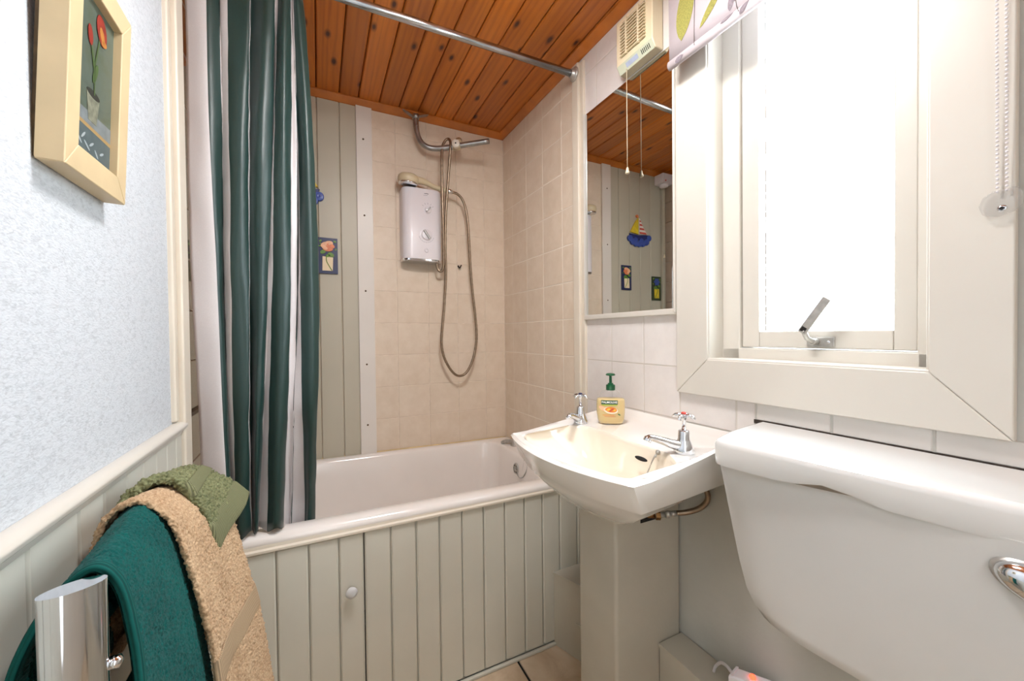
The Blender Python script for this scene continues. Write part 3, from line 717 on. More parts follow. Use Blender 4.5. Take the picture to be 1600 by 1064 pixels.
def text_mesh(body, size, bold=0.0):
    cu = bpy.data.curves.new('t', 'FONT'); cu.body = body; cu.size = size; cu.align_x = 'CENTER'; cu.align_y = 'CENTER'; cu.offset = bold; cu.resolution_u = 2
    o = bpy.data.objects.new('t', cu); COL.objects.link(o); bpy.context.view_layer.update()
    me = bpy.data.meshes.new_from_object(o.evaluated_get(bpy.context.evaluated_depsgraph_get()))
    bpy.data.objects.remove(o); bpy.data.curves.remove(cu); return me
tm = text_mesh('PALMOLIVE', 0.0092, 0.00022)
for q in tm.vertices:
    a, z = q.co.x-0.005, q.co.y+0.0690
    k = abs(a)/0.044; d = 0.0242*max(0.0, 1-k**2.6)**(1/2.6)
    q.co = rx_*a + fx_*(d+0.0009) + Vector((0,0,z))
tm.materials.append(simple('label_white', (240,240,236), 0.4)); tm.name = 'lettering'
o = link('lettering', tm, sb); o['label'] = 'white PALMOLIVE lettering'

# flexible pipe under the basin
hp = thing('water_pipe', 'braided flexible water pipe with valve below the basin', 'pipe', (0.85, 0.75, -0.49))
part('hose', MB().tube(bez([(0.862,0.752,-0.489),(0.885,0.735,-0.484),(0.906,0.712,-0.468),(0.912,0.694,-0.440),(0.900,0.690,-0.410),(0.880,0.700,-0.390),(0.860,0.72,-0.375)]), 0.0072, 10), M_hose, hp)
part('valve', MB().tube([(0.812,0.779,-0.496),(0.835,0.768,-0.493)], 0.0085, 10).lathe([(0.009,-0.006),(0.010,0),(0.009,0.006)], (0.842,0.762,-0.492), (-0.7,-0.7,0.1), 14).tube([(0.848,0.760,-0.491),(0.864,0.751,-0.489)], 0.0075, 10), M_chrome_old, hp)
part('copper_tail', MB().tube([(0.790,0.800,-0.498),(0.815,0.778,-0.496)], 0.0075, 10), M_brass, hp)
part('compression_nut', MB().lathe([(0.0115,-0.006),(0.0115,0.006)], (0.818,0.775,-0.4955), (0.85,-0.5,0), 6, smooth=False), M_brass, hp)

# ------------------------------------------------------------------ cistern
cis = thing('toilet_cistern', 'white ceramic toilet cistern with chrome lever under the window', 'cistern', (0.83, 0.27, -0.56))
def lid_outline(ins, z, n=18):
    P = []
    bk = [RW(0.004, y, 0) for y in (-0.02, 0.565)]
    fr = [Vector((0.745,0.03,0)), Vector((0.690,0.512,0))]
    pts = [Vector((0.926,-0.02,0)), Vector((0.790,-0.02,0)), Vector((0.752,0.0,0)), Vector((0.746,0.03,0)), Vector((0.736,0.145,0)), Vector((0.716,0.30,0)), Vector((0.699,0.44,0)), Vector((0.6925,0.492,0)), Vector((0.700,0.514,0)), Vector((0.725,0.527,0)), Vector((0.79,0.545,0)), Vector((0.88,0.560,0)), Vector((0.916,0.565,0))]
    c = Vector((0.84, 0.27, 0))
    b = bez(pts, 4)
    out = []
    for i, p in enumerate(b):
        a_, b_ = b[max(0, i-1)], b[min(len(b)-1, i+1)]; d = b_-a_; nm = Vector((d.y, -d.x, 0)).normalized()
        if nm.dot(c-p) < 0: nm = -nm
        q = p + nm*ins; out.append(Vector((q.x, q.y, z)))
    return out
def arch(P):                    # finger recess along the lower front edge
    out = []
    for p in P:
        q = p.copy()
        if p.x < 0.76 and 0.26 < p.y < 0.40: q.z += 0.013*sin(pi*(p.y-0.26)/0.14)**2
        out.append(q)
    return out
LR = [arch(lid_outline(0.012, -0.2560)), arch(lid_outline(0.001, -0.2570)), arch(lid_outline(0.000, -0.2535)), lid_outline(-0.001, -0.2200), lid_outline(0.001, -0.2135), lid_outline(0.006, -0.2095), lid_outline(0.012, -0.2075)]
mb = MB().loft([r[::-1] for r in LR[1:]], cap1=False, cap0=False)
top = LR[-1]; mb.add(top, [tuple(range(len(top)))[::1]], smooth=False)
bot = LR[1]; mb.add(bot, [tuple(range(len(bot)))[::-1]])
part('lid', mb, M_cistern, cis, sharp=45)
# tank: tapering front profile with rounded lower corners
def tank_ring(k, z):
    # k = 0 at the top, 1 at the bottom
    yl_ = interp([0, .2, .45, .65, .8, .9, .96, 1], [0.530, 0.521, 0.509, 0.498, 0.486, 0.472, 0.455, 0.425], k); yr_ = 0.29*2-0.02 - yl_ - 0.01
    xf = 0.712 + 0.028*k + (0.012 if k > 0.97 else 0)
    sl = -0.055; out = []
    pts = []
    n = 20
    for i in range(n+1):
        t_ = i/n; y = yr_ + (yl_-yr_)*t_
        pts.append(Vector((xf + 0.06*(1-t_)*0.5 + 0.018*(abs(2*t_-1)**6), y, z)))
    return [Vector((0.925, yr_, z))] + pts + [Vector((0.925, yl_, z))]
zs = [(-0.250,0),(-0.31,.2),(-0.39,.45),(-0.455,.65),(-0.505,.8),(-0.531,.9),(-0.547,.96),(-0.556,1)]
mb = MB().loft([tank_ring(k, z)[::-1] for z, k in zs][::-1], cap0=True, cap1=True)
part('tank', mb, M_cistern, cis, sharp=50)
mb = MB()
lc = Vector((0.7405, 0.132, -0.296))
mb.lathe([(0.030,0),(0.030,0.004),(0.026,0.008)], lc, (-1,-0.09,0.12), 28, sx=1, sy=1)
for q in mb.v:
    d = q-lc; q.y = lc.y + d.y*1.30
    q.z = lc.z + d.z*0.80 - d.y*-0.25
part('lever_rose', mb, M_chrome_old, cis)
mb = MB().lathe([(0.0268,0.006),(0.0262,0.012),(0.021,0.018),(0.012,0.0215),(0.0005,0.0225)], lc, (-1,-0.09,0.12), 28)
for q in mb.v:
    d = q-lc; q.y = lc.y + d.y*1.30; q.z = lc.z + d.z*0.80 - d.y*-0.25
part('flush_lever', mb, M_chrome, cis, label='oval chrome flush lever')
mb = MB(); 
part('flush_pipe', MB().tube([(0.86,0.26,-0.552),(0.86,0.26,-0.84)], 0.02, 14), M_plastic, cis)

# small heater box with neon on the ledge
hb = thing('fused_spur_box', 'small white electrical box with a lit red neon on the ledge', 'electrical box', (0.875, 0.55, -0.86))
mb = MB().prism([(0.825,0.578,-0.8605),(0.862,0.586,-0.8605),(0.911,0.510,-0.8605),(0.874,0.502,-0.8605)], (0,0,0.0785)); part('case', mb, M_plastic, hb, 0.005, seg=3)
mb = MB().prism([(0.8275,0.5755,-0.783),(0.8630,0.5835,-0.783),(0.8665,0.5785,-0.783),(0.8310,0.5705,-0.783)], (0,0,0.003)); part('end_cap', mb, M_plastic, hb, 0.001)
part('neon', MB().ball((0.867,0.547,-0.780), 0.0068, 12), M_neon, hb, label='glowing red neon')
part('cable', MB().tube(bez([(0.885,0.658,-0.862),(0.884,0.652,-0.842),(0.874,0.630,-0.812),(0.860,0.604,-0.796),(0.848,0.580,-0.793)]), 0.0036, 8), M_plastic, hb)

# ------------------------------------------------------------------ mirror
mi = thing('wall_mirror', 'frameless wall mirror in a white beaded surround above the basin', 'mirror', (0.92, 1.0, 0.06))
def tilt(y): return 0.004 + (1.205-y)*0.006
ml = [RW(tilt(y), y, z) for y, z in ((0.797,0.070),(1.206,0.070),(1.206,0.825),(0.797,0.825))]
part('mirror_glass', MB().prism(ml, (0.003,0,0)), M_mirror, mi)
mb = MB(); rbox(mb, -0.002, 0.016, 0.790, 1.210, 0.053, 0.071); part('bottom_bead', mb, M_white_paint, mi, 0.003)
mb = MB(); rbox(mb, -0.002, 0.012, 1.2075, 1.213, 0.06, 0.828); part('side_bead', mb, M_white_paint, mi, 0.0015)
mb = MB(); rbox(mb, -0.002, 0.020, 0.789, 0.7965, 0.06, 0.828); part('side_bead', mb, M_white_paint, mi, 0.0015)

# ------------------------------------------------------------------ extractor fan with pull cord
fan = thing('extractor_fan', 'cream louvred wall fan with pull cord above the mirror', 'fan', RW(0, 0.92, 0.84))
fy0, fy1, fz0, fz1 = 0.843, 0.993, 0.833, 1.006
mb = MB()
prof = [(0.0,fz0),(0.030,fz0+0.001),(0.044,fz0+0.024),(0.044,fz1-0.01),(0.036,fz1),(0.0,fz1)]
mb.loft([[RW(o_, y, z) for o_, z in prof] for y in (fy0, fy1)], smooth=False, cap0=True, cap1=True)
part('housing', mb, M_cream_pl, fan, 0.004)
mb = MB(); rbox(mb, 0.0445, 0.0452, fy0+0.028, fy1-0.028, fz0+0.042, fz1-0.024); part('grille_recess', mb, simple('fan_recess', (120,104,78), 0.7), fan)
for k in range(11):
    z = fz0+0.043+k*0.0095; mb = MB()
    mb.prism([RW(0.044, fy0+0.024, z), RW(0.0525, fy0+0.024, z-0.001), RW(0.0525, fy0+0.024, z+0.0015), RW(0.044, fy0+0.024, z+0.0040)], RW(0, fy1-0.048, 0)-RW(0, fy0, 0)); part('louvre', mb, M_cream_pl, fan)
for y in (0.893, 0.943):
    mb = MB(); rbox(mb, 0.044, 0.0515, y-0.003, y+0.003, fz0+0.04, fz1-0.022); part('grille_bar', mb, M_cream_pl, fan)
mb = MB(); mb.prism([RW(0.0305, fy0+0.004, fz0+0.0005), RW(0.0445, fy0+0.004, fz0+0.0235), RW(0.0452, fy0+0.004, fz0+0.0230), RW(0.0312, fy0+0.004, fz0)], RW(0, fy1-0.008, 0)-RW(0, fy0, 0)); part('lower_strip', mb, M_green_pl, fan)
mb = MB(); mb.prism([RW(0.0350, 0.905, fz0+0.0065), RW(0.0420, 0.905, fz0+0.0180), RW(0.0427, 0.905, fz0+0.0175), RW(0.0357, 0.905, fz0+0.006)], (0, 0.05, 0)); part('sticker', mb, M_blue_st, fan)
mb = MB()
for k in range(6):
    mb.prism([RW(0.0355, 0.858+k*0.006, fz0+0.0065), RW(0.0420, 0.858+k*0.006, fz0+0.0178), RW(0.0426, 0.858+k*0.006, fz0+0.0174), RW(0.0361, 0.858+k*0.006, fz0+0.0062)], (0, 0.0022, 0))
part('vent_slot', mb, M_dark, fan)
cd = part('pull_cord', MB().tube([(0.887,0.957,fz0+0.004),(0.8865,0.9565,0.68),(0.8865,0.956,0.522)], 0.0011, 6), M_cream_pl, fan)
part('cord_pull', MB().lathe([(0.0022,0.010),(0.004,0.006),(0.0045,0.0),(0.0068,-0.006),(0.0068,-0.009),(0.004,-0.011)], (0.8865,0.956,0.517), 'z', 14), M_cream_pl, cd)

# ------------------------------------------------------------------ roller blind with chain
M_blind = simple('blind_fabric', (202,192,195), 0.8, var=0.02, vscale=40, bump=0.1, bscale=400)
bl = thing('roller_blind', 'pale roller blind printed with green and grey leaves', 'blind', RW(0.06, 0.47, 0.71))
by0, by1 = 0.165, 0.768
mb = MB(); prof = [(0.064,1.03),(0.063,0.90),(0.062,0.78),(0.0615,0.735)]
th = 0.0012
mb.loft([[RW(o_, y, z) for o_, z in prof] + [RW(o_-th, y, z) for o_, z in prof[::-1]] for y in (by0, by1)], cap0=True, cap1=True)
part('fabric', mb, M_blind, bl)
hem = [(0.060+0.0085*sin(a)*1.0, 0.722-0.0125*cos(a)) for a in [2*pi*k/16 for k in range(16)]]
mb = MB().loft([[RW(o_, y, z) for o_, z in hem] for y in (by0, by1+0.001)], cap0=True, cap1=True); part('hem_bar', mb, M_blind, bl)
part('roller', MB().tube([RW(0.045, by0, 1.035), RW(0.045, by1, 1.035)], 0.018, 16), M_blind, bl)
M_leaf_g = simple('leaf_print_green', (146,142,70), 0.8, var=0.18, vscale=300); M_leaf_y = simple('leaf_print_grey', (132,122,128), 0.8, var=0.15, vscale=300); M_stem_d = simple('stem_print_dark', (86,78,72), 0.8)
def bleaf(cy, cz, L_, w, ang, m, name='leaf_print'):
    mb = MB(); n = 12; a_ = []; b_ = []
    for k in range(n+1):
        t_ = -1+2*k/n; ww = w*(1-t_*t_)**0.8*(1-0.25*t_)
        a_.append((t_*L_, ww)); b_.append((t_*L_, -ww))
    P = a_ + b_[-2:0:-1]; c, s_ = cos(ang), sin(ang)
    pts = []
    for u_, v_ in P:
        y, z = cy+(u_*c-v_*s_), cz+(u_*s_+v_*c)
        o_ = 0.0621+(z-0.735)*0.0085
        if z < 0.736: o_ = 0.0608+0.0085*sqrt(max(0.02, 1-((z-0.722)/0.0132)**2))
        pts.append(RW(o_, y, z))
    return part(name, mb.prism(pts, (-0.0003, 0, 0)), m, bl)
bleaf(0.714, 0.847, 0.085, 0.025, radians(100), M_leaf_g); bleaf(0.632, 0.800, 0.060, 0.010, radians(135), M_leaf_g)
bleaf(0.599, 0.7275, 0.016, 0.0045, radians(172), M_leaf_y); bleaf(0.558, 0.7235, 0.014, 0.006, radians(140), M_leaf_y)
bleaf(0.592, 0.765, 0.022, 0.007, radians(100), M_leaf_y); bleaf(0.572, 0.775, 0.022, 0.007, radians(125), M_leaf_y)
bleaf(0.731, 0.7175, 0.013, 0.006, radians(165), M_leaf_y); bleaf(0.536, 0.745, 0.022, 0.010, radians(100), M_leaf_g)
for cy, cz in ((0.50,0.83),(0.40,0.86),(0.30,0.83),(0.23,0.87)):
    bleaf(cy, cz, 0.05, 0.012, radians(100), M_leaf_g); bleaf(cy-0.04, cz-0.03, 0.022, 0.008, radians(70), M_leaf_y)
mb = MB().tube([RW(0.0650, 0.684, 1.0), RW(0.0634, 0.686, 0.87), RW(0.0627, 0.689, 0.80), RW(0.0623, 0.690, 0.755), RW(0.0655, 0.688, 0.732), RW(0.0692, 0.684, 0.722)], 0.0008, 6); part('stem_print', mb, M_stem_d, bl)
mb = MB().tube([RW(0.0634, 0.586, 0.86), RW(0.0624, 0.582, 0.765), RW(0.0620, 0.579, 0.742), RW(0.0690, 0.570, 0.722)], 0.0008, 6); part('stem_print', mb, M_stem_d, bl)
mb = MB()
for s_ in (-1, 1):
    for k in range(136):
        z = 0.205+k*0.0062; mb.ball(RW(0.022+0.00016*k, 0.2005+s_*0.0045, z), 0.0021, 6)
o = part('bead_chain', mb, M_plastic, bl); o['kind'] = 'stuff'
cl = thing('chain_clip', 'clear plastic chain tidy screwed to the right casing of the window', 'clip', RW(0.016, 0.2, 0.18))
mb = MB()
outl = [(0.218,0.172),(0.222,0.186),(0.218,0.198),(0.210,0.205),(0.200,0.206),(0.186,0.207),(0.182,0.200),(0.182,0.180),(0.190,0.172),(0.205,0.168)]
mb.prism([RW(0.017, y, z) for y, z in outl], RW(0.030, 0, 0)-RW(0.017, 0, 0)); part('body', mb, M_clear, cl, 0.002)
part('screw', MB().lathe([(0.005,0),(0.005,0.0015),(0.003,0.002)], RW(0.030, 0.1985, 0.1775), (-1,0,0), 14), M_chrome, cl)
mb = MB(); cc = RW(0.0325, 0.1985, 0.1775); mb.add([cc+Vector((0,0,0.003)), cc+Vector((0,0.0035,0)), cc+Vector((0,0,-0.003)), cc+Vector((0,-0.0035,0))], [(0,1,2,3)]); part('screw_slot', mb, M_dark, cl)

# ------------------------------------------------------------------ shower: unit, handset, hose, bent arm
su = thing('shower_unit', 'white electric shower unit with two dials on the tiled wall', 'shower unit', (0.455, YB, 0.35))
ux0, ux1, uy, uz0, uz1 = 0.357, 0.548, 1.848, 0.348, 0.698
def uring(z, ins=0.0):
    P = [(ux0+ins, YB), (ux0+ins, uy+0.030), (ux0+0.004+ins, uy+0.016), (ux0+0.018+ins, uy+0.004+ins), (ux0+0.045, uy+ins), (ux1-0.045, uy+ins), (ux1-0.026, uy+0.003+ins), (ux1-0.006-ins, uy+0.022), (ux1-ins, uy+0.040), (ux1-ins, YB)]
    return [Vector((a, b, z)) for a, b in P]
mb = MB().loft([uring(uz0+0.016), uring(uz1-0.008), uring(uz1-0.002, 0.003), uring(uz1, 0.010)][::1], cap0=True, cap1=True)
part('case', mb, M_plastic, su, sharp=45)
mb = MB().loft([uring(uz0+0.004, 0.004), uring(uz0+0.008, 0.001), uring(uz0+0.016, 0.001)], cap0=True, cap1=True); part('chrome_base', mb, M_chrome, su, sharp=30)
def dial(x_, z_, r, ang, label):
    d = part('dial', MB().lathe([(r*1.25,0),(r*1.25,0.0015),(r,0.0025),(r*0.96,0.008),(r*0.8,0.010),(0.0005,0.0105)], (x_, uy, z_), '-y', 28), M_plastic, su, sharp=40, label=label)
    c, s_ = cos(ang), sin(ang); mb = MB(); a = Vector((c,0,s_)); b = Vector((-s_,0,c))
    slab(mb, (x_, uy-0.012, z_), a, b, Vector((0,1,0)), r*0.95, r*0.20, 0.005); part('pointer', mb, M_steel, d, 0.0015)
dial(0.474, 0.597, 0.016, radians(48), 'small upper dial'); dial(0.466, 0.478, 0.025, radians(-55), 'large lower dial')
part('button', MB().lathe([(0.011,0),(0.011,0.002),(0.007,0.003),(0.006,0.001),(0.0005,0.0015)], (0.466, uy, 0.405), '-y', 18), M_plastic, su, label='round button below the dials')
mb = MB(); M_mark = simple('grey_print', (140,138,146), 0.5)
for k, (a, b, w) in enumerate(((0.462,0.672,0.004),(0.469,0.673,0.004),(0.475,0.672,0.003),(0.464,0.664,0.010))):
    slab(mb, (a, uy-0.0003, b), Vector((1,0,0.1)), Vector((0,0,1)), Vector((0,1,0)), w, 0.0018 if k < 3 else 0.0006, 0.0002)
for k in range(5):
    a = radians(35+k*27); slab(mb, (0.474+0.030*cos(a), uy-0.0003, 0.597+0.030*sin(a)), Vector((cos(a),0,sin(a))), Vector((-sin(a),0,cos(a))), Vector((0,1,0)), 0.004, 0.0007, 0.0002)
for k in range(9):
    a = radians(200+k*17); slab(mb, (0.466+0.036*cos(a), uy-0.0003, 0.478+0.036*sin(a)), Vector((-sin(a),0,cos(a))), Vector((cos(a),0,sin(a))), Vector((0,1,0)), 0.0045, 0.0006, 0.0002)
part('printed_marks', mb, M_mark, su)['kind'] = 'stuff'
hs = thing('shower_handset', 'aged cream shower handset lying on top of the shower unit', 'shower head', (0.44, 1.86, 0.70))
hc = Vector((0.385, 1.855, 0.712))
mb = MB().lathe([(0.036,-0.004),(0.038,0.0),(0.041,0.008),(0.042,0.018),(0.040,0.030),(0.034,0.037),(0.018,0.040),(0.0005,0.041)], hc, (0.05,0,1), 26, sx=1.15)
part('head', mb, M_cream_pl2, hs)
part('spray_plate', MB().lathe([(0.030,-0.009),(0.0375,-0.008),(0.0385,-0.001)], hc, (0.05,0,1), 26, sx=1.15), M_chrome, hs)
pth = bez([hc+Vector((0.025,0,0.022)), hc+Vector((0.075,0,0.018)), Vector((0.51,1.857,0.714)), Vector((0.572,1.858,0.706))], 6)
part('handle', MB().tube(pth, [0.019-0.007*min(1, k/10) for k in range(len(pth))], 14), M_cream_pl2, hs)
part('ferrule', MB().tube([(0.570,1.858,0.7062),(0.586,1.858,0.704),(0.600,1.858,0.702)], [0.0125,0.012,0.009], 14), M_chrome, hs)
ho = thing('shower_hose', 'long bronze metal shower hose looped over the bent arm', 'hose', (0.60, 1.86, 0.3))
hpth = [(0.520,1.868,0.352),(0.521,1.868,0.335),(0.527,1.866,0.318),(0.537,1.862,0.312),(0.546,1.856,0.325),(0.549,1.850,0.37),(0.546,1.842,0.50),(0.542,1.836,0.68),(0.539,1.826,0.82),(0.541,1.822,0.890),(0.552,1.818,0.922),(0.566,1.812,0.934),(0.574,1.802,0.920),(0.574,1.802,0.88),(0.571,1.83,0.76),(0.563,1.85,0.60),(0.560,1.858,0.45),(0.562,1.862,0.295),(0.552,1.865,0.138),(0.537,1.865,-0.018),(0.544,1.865,-0.090),(0.568,1.865,-0.148),(0.600,1.865,-0.190),(0.631,1.865,-0.202),(0.664,1.865,-0.185),(0.694,1.865,-0.133),(0.714,1.865,-0.060),(0.720,1.865,0.012),(0.712,1.865,0.12),(0.699,1.865,0.238),(0.691,1.865,0.35),(0.685,1.863,0.462),(0.679,1.861,0.56),(0.668,1.860,0.63),(0.650,1.859,0.675),(0.625,1.858,0.697),(0.599,1.858,0.702)]
pp = bez(hpth, 8); rs = [0.0062 + (0.0004 if k % 2 else -0.0003) for k in range(len(pp))]
single_h = part('hose', MB().tube(pp, rs, 10), M_hose, ho)
am = thing('bent_shower_pipe', 'bent grey metal shower arm bracketed to the ceiling edge', 'shower arm', (0.43, 1.88, 0.95))
pth = bez([(0.428,1.872,1.045),(0.430,1.870,0.990),(0.436,1.868,0.950),(0.452,1.862,0.915),(0.478,1.852,0.896),(0.510,1.842,0.891),(0.555,1.820,0.893),(0.64,1.772,0.905),(0.737,1.716,0.917)], 6)
part('pipe', MB().tube(pth, 0.0125, 16, cap=True), M_steel, am)
e_ = (Vector((0.737,1.716,0.917))-Vector((0.64,1.772,0.905))).normalized()
part('pipe_mouth', MB().lathe([(0.0105,0),(0.0105,0.0006)], Vector((0.737,1.716,0.917))+e_*0.0003, tuple(e_), 16), M_dark, am)
mb = MB()
slab(mb, (0.400,1.895,1.056), Vector((0.85,-0.2,-0.45)).normalized(), Vector((0.2,1,0)).normalized(), Vector((0.45,0,0.85)).normalized(), 0.030, 0.012, 0.0015)
slab(mb, (0.462,1.885,1.054), Vector((0.9,0.2,0.38)).normalized(), Vector((-0.2,1,0)).normalized(), Vector((-0.38,0,0.9)).normalized(), 0.030, 0.012, 0.0015)
mb.lathe([(0.016,-0.006),(0.016,0.012),(0.0125,0.016)], (0.428,1.872,1.032), 'z', 14)
part('bracket', mb, M_steel, am)
part('bracket_screw', MB().lathe([(0.005,0),(0.005,0.003),(0.001,0.004)], (0.430,1.858,0.992), '-y', 10), M_steel, am)
ck = part('clamp', MB().tube([Vector((0.600,1.794,0.900))-e_*0.015, Vector((0.600,1.794,0.900))+e_*0.020], 0.0195, 18), M_cream_pl2, am)
kd = Vector((-0.35,-0.9,-0.12)).normalized()
part('clamp_knob', MB().lathe([(0.017,0.012),(0.0185,0.016),(0.0185,0.036),(0.016,0.040),(0.0005,0.0405)], Vector((0.600,1.794,0.900)), tuple(kd), 20), simple('cream_knob', (226,218,204), 0.35), ck)
part('knob_hole', MB().lathe([(0.0035,0.0405),(0.0035,0.0412)], Vector((0.600,1.794,0.900)), tuple(kd), 10), M_dark, ck)
part('cradle', MB().tube([Vector((0.612,1.80,0.910)), Vector((0.625,1.825,0.945))], [0.0175,0.016], 16), M_cream_pl2, ck)
hk = single('wall_hook', MB().tube(bez([(0.648,YB-0.001,0.356),(0.648,1.918,0.348),(0.652,1.914,0.346),(0.660,1.912,0.360)]), [0.004]*6+[0.003]*13, 8), M_dark, 'tiny dark metal hook on the tiles right of the shower unit', 'hook', (0.65, YB, 0.35))

# ------------------------------------------------------------------ curtain rail and curtain
rl = thing('curtain_rail', 'chrome shower curtain rail crossing under the pine ceiling', 'curtain rail', (0.3, 1.252, 0.998))
part('tube', MB().tube([(-0.302,1.252,0.985),(0.892,1.252,0.998)], 0.0125, 20), simple('rail_chrome', (190,194,198), 0.2, metal=1.0, var=0.08, vscale=20), rl)
part('flange', MB().lathe([(0.026,0.0),(0.026,0.004),(0.022,0.007),(0.016,0.010),(0.0155,0.018),(0.0126,0.019)], (0.8975,1.252,0.998), '-x', 22), M_chrome_old, rl)
part('flange', MB().lathe([(0.026,0.0),(0.026,0.004),(0.022,0.007),(0.016,0.010),(0.0126,0.019)], (-0.3005,1.252,0.985), 'x', 22), M_chrome_old, rl)
cu = thing('shower_curtain', 'dark green and white striped satin shower curtain gathered at left', 'curtain', (-0.15, 1.26, -0.54))
CT = [(-0.2870,-0.2871,-0.2720,1.2500),(-0.2437,-0.2354,-0.2174,1.2410),(-0.2162,-0.2212,-0.2165,1.2675),(-0.2140,-0.2189,-0.2170,1.2625),(-0.1987,-0.2022,-0.2043,1.2450),(-0.1697,-0.1800,-0.1889,1.2360),(-0.1500,-0.1646,-0.1722,1.2475),(-0.1519,-0.1668,-0.1731,1.2750),(-0.1439,-0.1618,-0.1695,1.2700),(-0.1176,-0.1395,-0.1586,1.2425),(-0.0949,-0.1203,-0.1545,1.2560),(-0.0943,-0.1199,-0.1574,1.2675),(-0.0858,-0.1098,-0.1338,1.2560),(-0.0710,-0.0872,-0.1111,1.2375),(-0.0566,-0.0670,-0.0945,1.2575),(-0.0558,-0.0663,-0.0927,1.2750),(-0.0512,-0.0521,-0.0834,1.2775),(-0.0515,-0.0508,-0.0823,1.2850),(-0.0463,-0.0439,-0.0480,1.2750),(-0.0361,-0.0192,-0.0344,1.2560),(-0.0221,0.0021,-0.0201,1.2750)]
#     material of the stretch that starts at each control point: 0 green, 1 white
CM = [1, 0, 1, 1, 0, 0, 1, 0, 0, 0, 0, 1, 0, 0, 1, 1, 0, 1, 0, 0]
NZ, SUB = 60, 7
zt, zb = 0.972, -0.524
mb = MB(); nk = len(CT); cols = (nk-1)*SUB+1
for iz in range(NZ+1):
    z = zt + (zb-zt)*iz/NZ
    pts = []
    for k, (a, b, c, y) in enumerate(CT):
        if z > 0.221: q = (0.910-z)/(0.910-0.221); X = a+(b-a)*q
        else:
            q = (0.221-z)/(0.221+0.474); X = b+(c-b)*q
        q = (0.910-z)/1.384; X = a*(1-q)*(1-2*q) + b*4*q*(1-q) + c*q*(2*q-1)       # smooth through the three heights
        ymid = 1.252
        amp = 0.75 + 0.35*q + 0.12*sin(7*q+k)
        yy = ymid+(y-ymid)*amp
        if q > 0.80 and k > 14: yy += 0.075*min(1, (q-0.80)/0.16)
        yy += 0.004*sin(9*q+1.7*k)
        X += 0.0010*sin(11*q+2.3*k)
        pts.append(Vector((X, yy, z)))
    sm = bez(pts, SUB)
    for j, p in enumerate(sm):
        zz = p.z
        if j > 14*SUB: zz -= 0.10*max(0, (iz/NZ-0.8)/0.2)*min(1, (j-14*SUB)/SUB)
        if iz == NZ: zz += 0.006*sin(j*0.5)
        mb.v.append(Vector((p.x, p.y, zz)))
for iz in range(NZ):
    for j in range(cols-1):
        a = iz*cols+j; mb.f.append([a, a+1, a+cols+1, a+cols]); mb.m.append(CM[j//SUB]); mb.s.append(True)
cur = part('fabric', mb, [M_cur_g, M_cur_w], cu)
tx = bpy.data.textures.new('curtain_wrinkle', 'CLOUDS'); tx.noise_scale = 0.09; tx.noise_depth = 1
d = cur.modifiers.new('wrinkle', 'DISPLACE'); d.texture = tx; d.strength = 0.006; d.texture_coords = 'LOCAL'
sd = cur.modifiers.new('thick', 'SOLIDIFY'); sd.thickness = 0.0008
for k in range(14):
    xk = -0.285+k*0.0195
    part('ring', MB().tube([Vector((xk, 1.252+0.019*cos(2*pi*j/14), 0.984+0.021*sin(2*pi*j/14))) for j in range(14)], 0.0013, 6, closed=True), M_chrome, cu)

# ------------------------------------------------------------------ plaques on the boards
def flat(mb, pts, y0, y1, mi=0): return mb.prism([(a, y0, b) for a, b in pts], (0, y1-y0, 0), mi)
YP = YB-0.0075
M_navy = simple('navy_glaze', (38,46,86), 0.35, coat=0.1); M_olive = simple('dark_green_glaze', (44,58,34), 0.35, coat=0.1)
M_gl_or = simple('orange_glaze', (226,130,84), 0.35, coat=0.1, var=0.12, vscale=80); M_gl_pk = simple('peach_glaze', (238,182,142), 0.35, coat=0.1, var=0.08, vscale=80)
M_gl_gr = simple('leaf_glaze', (104,146,54), 0.35, coat=0.1, var=0.15, vscale=90); M_gl_cr = simple('cream_glaze', (236,216,180), 0.35, coat=0.1); M_gl_ye = simple('yellow_glaze', (222,196,50), 0.35, coat=0.1, var=0.1, vscale=60)
M_gl_bl = simple('blue_glaze', (58,84,168), 0.35, coat=0.1, var=0.1, vscale=60); M_gl_bd = simple('deep_blue_glaze', (36,48,110), 0.35, coat=0.1); M_gl_rd = simple('red_glaze', (204,78,60), 0.35, coat=0.1); M_gl_wh = simple('white_glaze', (236,228,220), 0.35, coat=0.1)
def E(cx, cz, a, b, r=0.0, n=16): return [(cx+a*cos(2*pi*k/n)*cos(r)-b*sin(2*pi*k/n)*sin(r), cz+a*cos(2*pi*k/n)*sin(r)+b*sin(2*pi*k/n)*cos(r)) for k in range(n)]
